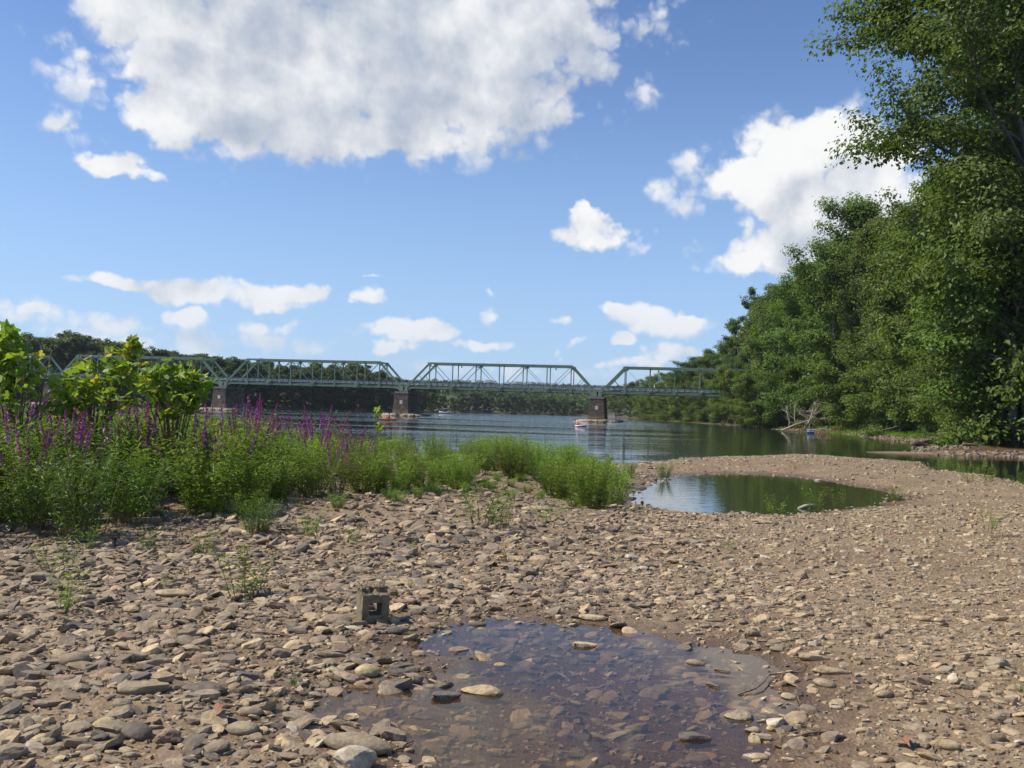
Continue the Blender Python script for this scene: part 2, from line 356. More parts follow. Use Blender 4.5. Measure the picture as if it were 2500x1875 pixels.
# ------------------------------------------------------------------ ground sheet
ys = np.concatenate([np.linspace(-34, 2.5, 14)[:-1], np.geomspace(2.5, 62, 330), np.geomspace(62, 800, 150)[1:], np.geomspace(800, 7000, 40)[1:]])
ts = np.linspace(-1, 1, 311); ts = np.sign(ts) * (abs(ts) * .75 + .25 * abs(ts) ** 3)
hw = 5 + .95 * np.maximum(ys, 0); hw[ys < 2.5] = 30
X = ts[None, :] * hw[:, None] + 0.06 * ys[:, None] * (ys[:, None] < 62) * 0; Y = np.repeat(ys[:, None], len(ts), 1)
Z = zt(X, Y); nr, nc = X.shape
i = np.arange(nr - 1)[:, None] * nc; j = np.arange(nc - 1)[None]
Fq = np.stack([i + j, i + j + 1, i + nc + j + 1, i + nc + j], -1).reshape(-1, 4)
wet_shade = np.zeros_like(X); nr_ = Y < 62
wet_shade[nr_] = np.maximum(smooth(-.75, -.02, sdf(PUD, X[nr_], Y[nr_]) + fbm(X[nr_] * 3, Y[nr_] * 3, 3) * .5), smooth(.07, .0, Z[nr_] + .05 * fbm(X[nr_] * 2, Y[nr_] * 2, 3)))
wet_shade[Y >= 62] = smooth(1.6, .5, Z[Y >= 62])  # beyond the bar: bank mud coloured darker to stand for shade under the trees
wood = smooth(40, 75, Y) * smooth(.55, 1.1, Z)
m, N, out = mat('ground_soil')
geo = N.n('ShaderNodeNewGeometry').outputs['Position']
n1 = N.noise(geo, .8, 6, .6); n2 = N.noise(geo, 9.0, 6, .65); n3 = N.noise(geo, 60.0, 4, .6)
vor = N.n('ShaderNodeTexVoronoi', feature='F1', ins={'Scale': 13.0, 'Vector': N.vm('ADD', geo, N.vm('MULTIPLY', N.noise(geo, 6, 2, .5, out=1), (.12, .12, .0)))})
vor2 = N.n('ShaderNodeTexVoronoi', feature='F1', ins={'Scale': 38.0, 'Vector': geo})
c = N.mix(N.mapr(n1, .4, .62, 0, 1), (.190, .128, .067), (.255, .182, .106))
c = N.mix(N.mapr(n2, .42, .62, 0, .75), c, (.140, .092, .049))
vc = N.n('ShaderNodeSeparateColor', ins={0: vor.outputs['Color']}); pebble = N.mix(vc.outputs[0], (.20, .135, .088), (.38, .275, .185))
c = N.mix(N.math('MULTIPLY', N.mapr(vor.outputs['Distance'], .05, .034, 0, 1), N.mapr(vc.outputs[1], .35, .4, 0, .9)), c, pebble)
vc2 = N.n('ShaderNodeSeparateColor', ins={0: vor2.outputs['Color']}); peb2 = N.mix(vc2.outputs[0], (.18, .12, .08), (.36, .265, .18))
c = N.mix(N.math('MULTIPLY', N.mapr(vor2.outputs['Distance'], .5, .3, 0, 1), N.mapr(vc2.outputs[1], .5, .55, 0, .8)), c, peb2)
aw = N.n('ShaderNodeAttribute', attribute_name='wet_shade').outputs['Fac']; af = N.n('ShaderNodeAttribute', attribute_name='wood').outputs['Fac']
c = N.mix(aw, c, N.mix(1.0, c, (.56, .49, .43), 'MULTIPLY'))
c = N.mix(af, c, N.mix(n1, (.035, .045, .018), (.06, .065, .025)))
rg = N.mapr(aw, 0, 1, .95, .42, 'LINEAR')
hgt = N.math('ADD', N.math('MULTIPLY', n2, .6), N.math('ADD', N.math('MULTIPLY', n3, .35), N.math('MULTIPLY', N.mapr(vor2.outputs['Distance'], .5, .1, 0, 1), .25)))
principled(N, out, c, rg, hgt, .9, .022); M_GROUND = m
gm = mesh('ground', np.stack([X, Y, Z], -1).reshape(-1, 3), Fq, M_GROUND, True, {'wet_shade': ('FLOAT', wet_shade.ravel()), 'wood': ('FLOAT', wood.ravel())})
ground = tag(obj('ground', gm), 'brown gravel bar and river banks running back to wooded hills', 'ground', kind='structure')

# ------------------------------------------------------------------ water
def ngon(name, pts, z, m):
    me = bpy.data.meshes.new(name); bm = bmesh.new()
    bm.faces.new([bm.verts.new((x, y, z)) for x, y in pts]); bmesh.ops.triangulate(bm, faces=bm.faces[:])
    bmesh.ops.recalc_face_normals(bm, faces=bm.faces[:])
    if sum(f.normal.z for f in bm.faces) < 0: bmesh.ops.reverse_faces(bm, faces=bm.faces[:])
    bm.to_mesh(me); bm.free(); me.materials.append(m); return obj(name, me)
def grow(poly, d):
    p = np.asarray(poly); n = len(p); o = []
    A = sum(p[i][0] * p[(i + 1) % n][1] - p[(i + 1) % n][0] * p[i][1] for i in range(n)); sg = 1 if A > 0 else -1
    for i in range(n):
        e = p[(i + 1) % n] - p[i - 1]; e = e / (np.linalg.norm(e) + 1e-9); o.append(tuple(p[i] + sg * d * np.array([e[1], -e[0]])))
    return o
def water_mat(name, body, ripple, clear=None):
    m, N, out = mat(name)
    geo = N.n('ShaderNodeNewGeometry').outputs['Position']; sx = N.n('ShaderNodeSeparateXYZ', ins={0: geo})
    if ripple == 'river':
        a = N.noise(N.vm('MULTIPLY', geo, (.9, 1.7, 1)), 1.0, 4, .55); b = N.noise(N.vm('MULTIPLY', geo, (.25, .55, 1)), 1.0, 3, .5)
        band = N.noise(N.vm('MULTIPLY', geo, (.012, .05, 1)), 1.0, 4, .55)
        dist = N.mapr(sx.outputs[1], 40, 190, .0, 1.0, 'LINEAR')
        st = N.math('MULTIPLY', N.mapr(N.math('ADD', band, N.math('MULTIPLY', dist, .10)), .42, .66, .12, 1.0), N.mapr(dist, 0, 1, .16, 1.0, 'LINEAR'))
        h = N.math('MULTIPLY', N.math('ADD', N.math('MULTIPLY', a, .45), N.math('MULTIPLY', b, .8)), st)
        bp = N.n('ShaderNodeBump', ins={'Strength': 1.0, 'Distance': .17, 'Height': h})
    else:
        a = N.noise(N.vm('MULTIPLY', geo, (2.0, 4.0, 1)), 1.0, 3, .5)
        bp = N.n('ShaderNodeBump', ins={'Strength': 1.0, 'Distance': .004 if ripple == 'pond' else .0022, 'Height': a})
    if clear is None:
        b = N.n('ShaderNodeBsdfPrincipled', ins={'Base Color': (*body, 1), 'Roughness': .025, 'IOR': 1.333, 'Normal': bp.outputs[0]}); N.link(b.outputs[0], out.inputs[0])
    else:
        fr = N.n('ShaderNodeFresnel', ins={'IOR': 1.333, 'Normal': bp.outputs[0]})
        tr = N.n('ShaderNodeBsdfTransparent', ins={0: (*clear, 1)}); gl = N.n('ShaderNodeBsdfGlossy', ins={'Roughness': .015, 'Normal': bp.outputs[0]})
        df = N.n('ShaderNodeBsdfDiffuse', ins={0: (*body, 1)}); m1 = N.n('ShaderNodeMixShader', ins={0: .11, 1: tr.outputs[0], 2: df.outputs[0]})
        mx = N.n('ShaderNodeMixShader', ins={0: fr.outputs[0], 1: m1.outputs[0], 2: gl.outputs[0]}); N.link(mx.outputs[0], out.inputs[0])
    return m
M_RIVER = water_mat('river_water', (.022, .028, .018), 'river')
M_POND = water_mat('pond_water', (.030, .032, .016), 'pond')
M_PUD = water_mat('puddle_water', (.16, .125, .095), 'puddle', (.76, .68, .59))
inset = [p for p in grow(BAR, -1.2)]
riv = [(-6500, 26)] + [p for p in inset[::-1] if -60 < p[0] < 60 and p[1] > 10] + [(6500, 14), (6500, 9000), (-6500, 9000)]
tag(ngon('river', riv, 0.0, M_RIVER), 'wide calm river reflecting trees and sky', 'river', kind='structure')
tag(ngon('pond', grow(POND, .9), 0.0, M_POND), 'still pool of water left behind on the gravel bar', 'pool', kind='structure')
tag(ngon('puddle', grow(PUD, .14), ZP, M_PUD), 'shallow clear puddle in the foreground gravel', 'puddle', kind='structure')
# ------------------------------------------------------------------ bridge
M_STEEL = noisy('green_bridge_paint', (.160, .255, .165), (.195, .295, .20), 1.2, .5, .1, .01, 4, c3=(.17, .165, .11), s2=.8)
M_STEELD = noisy('dark_rail_paint', (.05, .07, .06), (.07, .09, .075), 3, .6, .1, .01)
M_GALV = noisy('grey_rail_metal', (.42, .44, .44), (.50, .52, .52), 2, .45, .1, .01)
M_DECK = noisy('deck_concrete', (.22, .22, .21), (.27, .27, .25), 2, .9)
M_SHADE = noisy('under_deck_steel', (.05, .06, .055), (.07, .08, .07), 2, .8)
L = 44.9; BETA = math.radians(9.7); P3 = np.array([19.2, 206.0]); BD = np.array([math.cos(BETA), -math.sin(BETA)])
SEP = 5.8; ZB, ZT, ZD = 6.55, 12.35, 6.95; NP = 8; A0 = .55; LS = L - 2 * A0; PN = LS / NP
_b = MB(); _b.box((0, 0, 0), (.09, .09, 1.1)); RPOST = _b.mesh('railing_post', M_STEELD)
def span_parts(root):
    x = lambda n: A0 + n * PN
    def part(name, f, m=M_STEEL):
        b = MB(); f(b); return b.build(name, m, root)
    for yy in (0.0, SEP):
        part('top_chord', lambda b: b.box((L / 2, yy, ZT), (PN * 6 + .5, .42, .40)))
        part('bottom_chord', lambda b: b.box((L / 2, yy, ZB), (LS - .6, .30, .36)))
        for a, t, sg in ((0, 1, 1), (8, 7, -1)):
            part('end_post', lambda b: b.bar((x(a) + sg * .05, yy, ZB + .05), (x(t), yy, ZT), .42, .42, (0, 1, 0)))
            part('end_strut', lambda b: b.bar((x(a + sg * .52), yy, ZB + (ZT - ZB) * .52), (x(a + sg), yy, ZB + .2), .09, .10, (0, 1, 0)))
            part('bearing_shoe', lambda b: (b.box((x(a), yy, ZB - .18), (.75, .5, .75)), b.bar((x(a) + sg * .3, yy, ZB - .40), (x(a) + sg * 1.25, yy, ZB - .1), .34, .3, (0, 1, 0)), b.box((x(a), yy, ZB - .72), (.95, .7, .28))))
        for n in range(1, 8):
            part('vertical', lambda b: (b.box((x(n), yy - .10, (ZB + ZT) / 2), (.20, .05, ZT - ZB - .4)), b.box((x(n), yy + .10, (ZB + ZT) / 2), (.20, .05, ZT - ZB - .4)), [b.box((x(n), yy, ZB + .6 + q * .52), (.12, .18, .06)) for q in range(10)]))
            big = n % 2 == 0
            part('gusset_plate', lambda b: b.box((x(n), yy - .19, ZB + (.22 if big else .16)), (1.25 if big else .62, .04, .95 if big else .72)))
        for a, t in ((2, 1), (2, 3), (4, 3), (4, 5), (6, 5), (6, 7)):
            part('diagonal', lambda b: [b.bar((x(a), yy + q, ZB + .1), (x(t), yy + q, ZT - .1), .05, .30, (0, 1, 0)) for q in (-.12, .12)])
        for n in (1, 3, 5, 7):
            part('gusset_plate', lambda b: b.box((x(n), yy - .235, ZT - .22), (.95, .04, .62)))
    for n in range(1, 8):
        part('top_strut', lambda b: b.box((x(n), SEP / 2, ZT + .02), (.22, SEP - .3, .18)))
        if n % 2 == 1:
            part('sway_brace', lambda b: [b.bar((x(n), .2, ZT - 1.05), (x(n), 1.3, ZT - .12), .1, .1, (1, 0, 0)), b.bar((x(n), SEP - .2, ZT - 1.05), (x(n), SEP - 1.3, ZT - .12), .1, .1, (1, 0, 0)), b.box((x(n), SEP / 2, ZT - .62), (.1, SEP - .8, .1))] and None)
        if n < 7:
            part('top_bracing', lambda b: [b.bar((x(n), .15, ZT + .04), (x(n + 1), SEP - .15, ZT + .04), .09, .09), b.bar((x(n), SEP - .15, ZT + .09), (x(n + 1), .15, ZT + .09), .09, .09)] and None)
    for n in range(0, 9):
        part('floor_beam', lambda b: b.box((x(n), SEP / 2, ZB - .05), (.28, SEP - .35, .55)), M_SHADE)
    part('deck', lambda b: b.box((L / 2, SEP / 2, ZD - .09), (L, SEP - .55, .16)), M_DECK)
    for yy in (.42, SEP - .42):
        r = part('railing', lambda b: (b.box((L / 2, yy, ZD + 1.10), (L, .07, .09)), b.box((L / 2, yy, ZD + .24), (L, .05, .05))), M_STEELD)
        [obj('railing_post', RPOST, r, (.7 + q * 1.42, yy, ZD + .55)) for q in range(31)]
        for zz in (.50, .80): b = MB(); b.box((L / 2, yy + .055, ZD + zz), (L, .03, .13)); b.build('guard_rail', M_GALV, r)
    for n in (2, 6):
        lp = part('lamp', lambda b: (b.box((x(n) + 1.9, .9, ZT - .25), (.06, .06, .5)), b.tube([(x(n) + 1.9, .9, ZT - .45), (x(n) + 1.9, .9, ZT - .6), (x(n) + 1.9, .9, ZT - .85)], [.06, .2, .12], 8)), M_STEELD)
SPAN_LAB = ['green steel truss span hidden behind the leaves at the far left', 'green steel truss span behind the sycamore saplings', 'green steel truss span between the overgrown pier and the middle pier', 'green steel truss span between the two piers standing in open water', 'green steel truss span running into the trees on the right bank']
first = None
for i, n in enumerate((-4, -3, -2, -1, 0)):
    p = P3 + BD * L * n
    if first is None:
        r = empty('truss_span', (p[0], p[1], 0), -BETA); span_parts(r); first = r
    else:
        r = copy_tree(first); r.location = (p[0], p[1], 0); r.rotation_euler = (0, 0, -BETA)
    tag(r, SPAN_LAB[i], 'bridge span', 'truss spans of the bridge')

M_PSTONE = [noisy('pier_stone_' + str(i), a, b, 1.5, .92, .6, .04, obj_var=.0) for i, (a, b) in enumerate([((.135, .10, .075), (.19, .145, .105)), ((.17, .125, .09), (.23, .175, .125)), ((.105, .082, .065), (.15, .115, .088)), ((.22, .17, .12), (.27, .21, .15))])]
M_MORT = noisy('pier_mortar', (.26, .22, .19), (.32, .28, .24), 3, .95)
M_CAP = noisy('pier_cap_stone', (.24, .19, .17), (.30, .25, .22), 2, .9)
M_SIGN = noisy('plaque_paint', (.62, .62, .60), (.70, .70, .68), 3, .7)
M_RUB = noisy('footing_stone', (.26, .20, .14), (.36, .29, .20), 2.5, .95, .8, .06, c3=(.14, .12, .08), s2=1.0)
def pier_parts(root, seed):
    rg = np.random.default_rng(seed)
    z0, z1_ = .35, 5.15; W0, W1, D0, D1 = 3.75, 3.05, 10.4, 9.4; CY = 2.9
    body = MB(); W = lambda z: W0 + (W1 - W0) * (z - z0) / (z1_ - z0); D = lambda z: D0 + (D1 - D0) * (z - z0) / (z1_ - z0)
    def ring(z, ins): w, d = W(z) / 2 - ins, D(z) / 2 - ins; return [(-w, CY - d, z), (w, CY - d, z), (w, CY + d, z), (-w, CY + d, z)]
    V = ring(z0 - 1.6, .06) + ring(z1_, .06); body.add(V, [[0, 1, 5, 4], [1, 2, 6, 5], [2, 3, 7, 6], [3, 0, 4, 7], [4, 5, 6, 7]])
    mb = body.build('core', M_MORT, root)
    # courses of cut stone on the four faces
    mbs = [MB() for _ in M_PSTONE]; z = z0
    while z < z1_ - .1:
        h = min(rg.uniform(.30, .46), z1_ - z); zc = z + h / 2; w, d = W(zc), D(zc)
        for face in range(4):
            Lf = w if face % 2 == 0 else d; s = -Lf / 2
            while s < Lf / 2 - .05:
                ln = min(rg.uniform(.5, 1.25), Lf / 2 - s); pr = rg.uniform(-.01, .05); mi = 3 if (zc < 1.3 and rg.random() < .5) else rg.integers(0, 3)
                c = s + ln / 2; off = (d if face % 2 == 0 else w) / 2 + pr / 2 - .04
                if face == 0: mbs[mi].box((c, CY - off, zc), (ln - .04, .16 + pr, h - .035))
                elif face == 2: mbs[mi].box((c, CY + off, zc), (ln - .04, .16 + pr, h - .035))
                elif face == 1: mbs[mi].box((off, CY + c, zc), (.16 + pr, ln - .04, h - .035))
                else: mbs[mi].box((-off, CY + c, zc), (.16 + pr, ln - .04, h - .035))
                s += ln
        z += h
    for b, m in zip(mbs, M_PSTONE): tag(b.build('masonry', m, root), kind='stuff')
    b = MB(); b.box((0, CY, 5.38), (3.25, 9.7, .44)); b.build('cap_stone', M_CAP, root)
    s = MB(); s.box((.05, CY - D(3.2) / 2 - .10, 3.15), (.66, .05, .82)); pl = s.build('plaque', M_SIGN, root)
    # rubble footing standing just out of the water
    f = MB(); na = 44
    for lv, (zz, gx) in enumerate(((-1.2, .5), (.12, .35), (.46, 0.0), (.52, -.9))):
        f.V.append(np.array([(math.copysign(abs(math.cos(a)) ** .6, math.cos(a)) * (4.6 + gx + rg.uniform(-.25, .2)), CY + math.copysign(abs(math.sin(a)) ** .6, math.sin(a)) * (7.6 + gx + rg.uniform(-.25, .25)), zz + rg.uniform(-.06, .06)) for a in np.arange(na) / na * 2 * math.pi])); f.n += na
    for lv in range(3): f.Q.append(np.array([[lv * na + q, lv * na + (q + 1) % na, (lv + 1) * na + (q + 1) % na, (lv + 1) * na + q] for q in range(na)]))
    me = f.mesh('footing', M_RUB); bm = bmesh.new(); bm.from_mesh(me); bm.verts.ensure_lookup_table()
    bm.faces.new([bm.verts[3 * na + q] for q in range(na)]); bm.to_mesh(me); bm.free(); obj('footing', me, root)
    b2 = MB()
    for q in range(26):
        a = q / 26 * 2 * math.pi + rg.uniform(-.1, .1); b2.box((math.cos(a) * 4.7 * rg.uniform(.97, 1.12), CY + math.sin(a) * 7.6 * rg.uniform(.97, 1.1), rg.uniform(.05, .30)), (rg.uniform(.4, 1.1), rg.uniform(.4, .9), rg.uniform(.25, .5)), rg.uniform(0, 3))
    tag(b2.build('footing_rubble', M_RUB, root), kind='stuff')
for n, lab in ((-3, 'brown stone pier standing behind the purple flowers at far left'), (-2, 'brown stone pier half hidden by the loosestrife left of centre'), (-1, 'brown stone pier with white plaque and orange kayak beside it'), (0, 'brown stone pier with white plaque nearest the right bank')):
    p = P3 + BD * L * n; r = empty('bridge_pier', (p[0], p[1], 0), -BETA); pier_parts(r, 40 + n); tag(r, lab, 'pier', 'stone bridge piers')
p = P3 + BD * (L + 1.6); r = empty('bridge_abutment', (p[0], p[1], 0), -BETA)
b = MB(); b.box((1.5, 2.9, 2.6), (4, 10, 5.6)); b.build('wall', M_PSTONE[1], r); b = MB(); b.box((1.5, 2.9, 5.5), (4.2, 10.3, .3)); b.build('cap_stone', M_CAP, r)
tag(r, 'stone bridge abutment buried in the trees on the right bank', 'abutment')

# ------------------------------------------------------------------ trees
M_BARK = noisy('tree_bark', (.10, .085, .07), (.16, .14, .12), 3, .95, .8, .05)
M_LEAF = leaf_mat('maple_leaves', (.070, .115, .022), (.190, .262, .048), (.30, .22, .04))
M_LEAFY = leaf_mat('olive_leaves', (.080, .118, .022), (.205, .265, .050), (.30, .20, .04))
M_LEAFD = leaf_mat('dark_maple_leaves', (.045, .082, .022), (.115, .175, .042))
M_LEAFP = leaf_mat('pale_willow_leaves', (.075, .125, .045), (.135, .20, .075))
M_LEAFL = leaf_mat('left_bank_leaves', (.050, .078, .022), (.140, .170, .044), (.18, .16, .04))
M_LEAFF = leaf_mat('far_bank_leaves', (.052, .088, .036), (.120, .165, .065))
def leaf_cards(C, S_, NRM, rg, lc, aspect=.62, fold=.22):
    n = len(C); a = rg.normal(size=(n, 3)); a -= (a * NRM).sum(1)[:, None] * NRM; a /= np.linalg.norm(a, axis=1)[:, None] + 1e-9
    b = np.cross(NRM, a); s = S_[:, None]
    V = np.stack([C - a * s * .5, C + b * s * .5 * aspect + a * s * .06 + NRM * s * fold * .5, C + a * s * .5 - NRM * s * .1, C - b * s * .5 * aspect + a * s * .06 + NRM * s * fold * .5], 1).reshape(-1, 3)
    F = np.arange(n * 4).reshape(n, 4); return V, F, np.repeat(lc, 4)
def curve(p, d, ln, n, rg, up=.15, wob=.10):
    P_ = [np.array(p, float)]; d = np.array(d, float); d /= np.linalg.norm(d)
    for i in range(n): d = d + rg.normal(size=3) * wob + np.array([0, 0, up / n]); d /= np.linalg.norm(d); P_.append(P_[-1] + d * ln / n)
    return np.array(P_)
def make_tree(seed, H, R, nleaf, leaf, low=.15, nl=26, lean=(0, 0), broad=.45, clus=1.0, mleaf=None, droop=0.0, sub=6, gap=0.0):
    rg = np.random.default_rng(seed); tk = MB(); tr = [np.array([0, 0, -.8])]
    n = 9
    for i in range(1, n + 1):
        t = i / n; tr.append(np.array([lean[0] * t * t + rg.normal() * H * .008, lean[1] * t * t + rg.normal() * H * .008, H * .92 * t]))
    tr = np.array(tr); tk.tube(tr, np.linspace(H * .016 + .04, .03, n + 1) * np.r_[1.5, np.ones(n)], 8)
    C = []; 
    for q in range(nl):
        t = low + (0.97 - low) * (q + rg.uniform(0, .8)) / nl; i = t * n; i0 = min(int(i), n - 1); p = tr[i0] + (tr[i0 + 1] - tr[i0]) * (i - i0)
        tt = (t - low) / (1 - low); env = (.55 + .45 * min(tt / broad, 1)) if tt < broad else max(.16, math.cos((tt - broad) / (1.02 - broad) * math.pi / 2) ** .7)
        ln = R * env * rg.uniform(.75, 1.2); az = q * 2.4 + rg.normal() * .3; el = math.radians(8 + 58 * tt + rg.normal() * 9) - droop
        lb = curve(p, (math.cos(az) * math.cos(el), math.sin(az) * math.cos(el), math.sin(el)), ln, 6, rg, .1 - droop)
        r0 = (H * .016 + .04) * (1 - t) * .55 + .03; tk.tube(lb, np.linspace(r0, .02, 7), 5, False)
        for s_ in range(sub):
            u = .30 + .70 * (s_ + rg.uniform(0, 1)) / sub; k0 = min(int(u * 6), 5); p2 = lb[k0] + (lb[k0 + 1] - lb[k0]) * (u * 6 - k0)
            d2 = (lb[k0 + 1] - lb[k0]); d2 = d2 / np.linalg.norm(d2) + rg.normal(size=3) * np.array([.75, .75, .45]); sb = curve(p2, d2, ln * rg.uniform(.22, .42) + .4, 3, rg, .05 - droop, .15)
            tk.tube(sb, np.linspace(r0 * .35, .012, 4), 4, False)
            for u2 in (.45, .8, 1.05):
                if rg.random() < gap: continue
                kk = min(u2 * 3, 2.999); k1 = int(kk); C.append(sb[k1] + (sb[k1 + 1] - sb[k1]) * (u2 * 3 - k1))
        C.append(lb[-1])
    C = np.array(C); per = max(int(nleaf / len(C)), 3); nc = len(C)
    sig = clus * np.array([1, 1, .6]) * (R * .072 + .14)
    wts = rg.uniform(.4, 1.6, nc); idx = rg.choice(nc, size=nc * per, p=wts / wts.sum()); N_ = len(idx)
    dv = np.clip(rg.normal(size=(N_, 3)), -1.5, 1.5); pos = C[idx] + dv * sig; dv /= np.linalg.norm(dv, axis=1)[:, None]
    ax = np.array([np.interp(pos[:, 2], tr[:, 2], tr[:, 0]), np.interp(pos[:, 2], tr[:, 2], tr[:, 1]), pos[:, 2] - H * .04]).T
    o = pos - ax; o /= np.linalg.norm(o, axis=1)[:, None] + 1e-6
    nrm = o * .35 + dv * .55 + np.array([0, 0, .50]) + rg.normal(size=(N_, 3)) * .30; nrm /= np.linalg.norm(nrm, axis=1)[:, None]
    crand = rg.normal(size=nc) * .20
    lc = np.clip(.45 + crand[idx] + rg.normal(size=N_) * .17, 0, .92); lc[rg.random(N_) < .006] = 1.0
    V, F, L_ = leaf_cards(pos, leaf * rg.uniform(.45, 1.4, N_), nrm, rg, lc)
    return tk.mesh('trunk', M_BARK, True), mesh('crown', V, F, mleaf, False, {'lc': ('FLOAT', L_)}), H
def place_tree(pr, x, y, h, label, group, rz=0.0, name='riverbank_tree', sx=1.0, z=None, m=None):
    r = empty(name, (x, y, z1(x, y) if z is None else z), rz); s = h / pr[2]; r.scale = (s * sx, s * sx, s)
    obj('trunk', pr[0], r); c = obj('crown', pr[1], r)
    if m: c.material_slots[0].link = 'OBJECT'; c.material_slots[0].material = m
    return tag(r, label, 'tree', group)
RNG = np.random.default_rng(11)
near = [make_tree(21, 30, 9.0, 52000, .36, .10, 30, mleaf=M_LEAF), make_tree(22, 30, 8.0, 46000, .36, .06, 30, mleaf=M_LEAF, broad=.35), make_tree(23, 28, 8.6, 42000, .38, .12, 26, mleaf=M_LEAF, broad=.55, gap=.15)]
mid = [make_tree(31, 26, 7.5, 28000, .38, .06, 26, mleaf=M_LEAF), make_tree(32, 26, 6.8, 26000, .38, .05, 24, mleaf=M_LEAF, broad=.35)]
shrub = [make_tree(41, 11, 4.6, 17000, .24, .02, 20, mleaf=M_LEAF, broad=.4, droop=.12), make_tree(42, 10, 4.4, 15000, .26, .02, 18, mleaf=M_LEAF, broad=.5, droop=.2)]
farp = [make_tree(51, 16, 6.0, 9500, .66, .0, 24, mleaf=M_LEAFL, sub=5), make_tree(52, 16, 5.6, 9000, .66, .0, 24, mleaf=M_LEAFL, sub=5, broad=.55), make_tree(53, 16, 6.6, 9500, .66, .0, 24, mleaf=M_LEAFL, sub=5, broad=.35)]
giant = make_tree(61, 40, 14.5, 150000, .38, .20, 44, lean=(-9.5, 1.0), broad=.40, mleaf=M_LEAF, sub=8, clus=.82)
sparse = make_tree(62, 28, 5.5, 9000, .40, .35, 18, mleaf=M_LEAFD, gap=.35, clus=.8)
RBa = np.array(RB)
def xbank(Y): o = np.argsort(RBa[:, 1]); return float(np.interp(Y, RBa[o, 1], RBa[o, 0]))
def hgt(px, py, Y, zb): return AT(px, py, Y)[2] - zb
GR = 'trees along the right bank'
for (px, Y, h, lab) in ((2395, 79, 13, 'hanging curtain of leaves above the root wad'), (2450, 74, 17, 'tall hanging curtain of leaves at the right edge, left one'), (2505, 71, 19, 'tall hanging curtain of leaves at the right edge, right one')):
    x = (px - 1250) / FS * Y; place_tree(shrub[int(Y) % 2], x, Y, h, lab, 'shrubs along the right waterline', 1.0, 'bank_shrub', .85)
# overhanging giant at the right edge
place_tree(giant, 44.5, 72, 41, 'towering maple leaning over the water at the top right, tallest tree in view', GR, .0, 'maple_tree')
place_tree(near[0], 56, 83, 44, 'tall maple filling the top right corner behind the leaning giant', GR, 1.0, 'maple_tree', 1.25)
place_tree(near[2], 50, 77, 33, 'maple tucked under the crown of the leaning giant', GR, 2.0, 'maple_tree', 1.3)
LIST = [(2560, 84, 200, 0, 'tall maple right behind the leaning giant at the right edge'), (2430, 92, 330, 1, 'tall leafy maple with foliage down to the mud at the right edge'), (2320, 103, 420, 0, 'broad maple left of the leaning giant tree'),
 (2225, 117, 500, 2, 'maple above the root wad on the right bank'), (2150, 131, 520, 1, 'maple standing over the grassy patch of the right bank'), (2095, 141, 488, 0, 'dark maple whose top stands out against the big right cloud'),
 (2035, 152, 575, 1, 'maple directly behind the dead fallen tree'), (1975, 167, 640, 0, 'round leafy tree left of the dead fallen tree'), (1912, 182, 690, 2, 'leafy tree over the pale driftwood log'),
 (1858, 196, 740, 3, 'bushy tree hiding the end of the bridge'), (1800, 214, 790, 4, 'bushy tree rising just behind the end of the bridge'), (1742, 238, 828, 3, 'tree behind the right end of the last bridge span'),
 (1700, 262, 850, 4, 'tree seen above the last bridge span, right part'), (1668, 288, 872, 3, 'rounded tree breaking the skyline above the last bridge span'), (1634, 318, 900, 4, 'tree behind the middle of the last bridge span'),
 (1600, 350, 910, 3, 'tree behind the left half of the last bridge span'), (1562, 392, 916, 4, 'tree near the left end of the last bridge span'), (1520, 432, 925, 3, 'small far tree right of the right pier'),
 (1488, 470, 932, 4, 'small far tree just above the right pier'), (1460, 505, 940, 3, 'farthest tree on the right bank, beside the right pier')]
for (px, Y, py, pr, lab) in LIST:
    x = max((px - 1250) / FS * Y, xbank(Y) + 4.0); zb = z1(x, Y); h = hgt(px, py, Y, zb)
    place_tree((near + mid)[pr], x, Y, h, lab, GR, RNG.uniform(0, 6.28), 'maple_tree', RNG.uniform(.92, 1.08) * (1.0 if h > 20 else 1.35), zb, [None, M_LEAFY, None, M_LEAFD, M_LEAFY][int(px) % 5])
x = max((1838 - 1250) / FS * 202, 52); place_tree(sparse, x, 203, hgt(1838, 692, 203, z1(x, 203)), 'thin dark tree with bare gaps poking out left of the tall maples', GR, .5, 'sparse_tree')
x = (1800 - 1250) / FS * 224; place_tree(sparse, x, 224, hgt(1796, 762, 224, z1(x, 224)), 'pale feathery tree top left of the thin dark tree', GR, 2.5, 'sparse_tree', m=M_LEAFP)
leanp = make_tree(63, 15, 7.2, 20000, .36, .08, 24, lean=(-6.5, -1.5), mleaf=M_LEAF, broad=.4, droop=.1)
for (x, Y, h, lab) in ((48.5, 191, 11.5, 'tree leaning out over the water in front of the bridge end, far one'), (47.5, 183, 10.5, 'tree leaning out over the water in front of the bridge end, middle one'), (47.0, 174, 9.5, 'tree leaning out over the water in front of the bridge end, near one'), (59, 187, 20, 'taller leaning tree covering the end of the bridge'), (63, 194, 23, 'tall tree standing right at the bridge end')):
    place_tree(leanp, x, Y, h, lab, GR, RNG.uniform(-.3, .3), 'leaning_tree', RNG.uniform(1.0, 1.15), max(z1(x, Y), .1), M_LEAFY if Y < 186 else None)
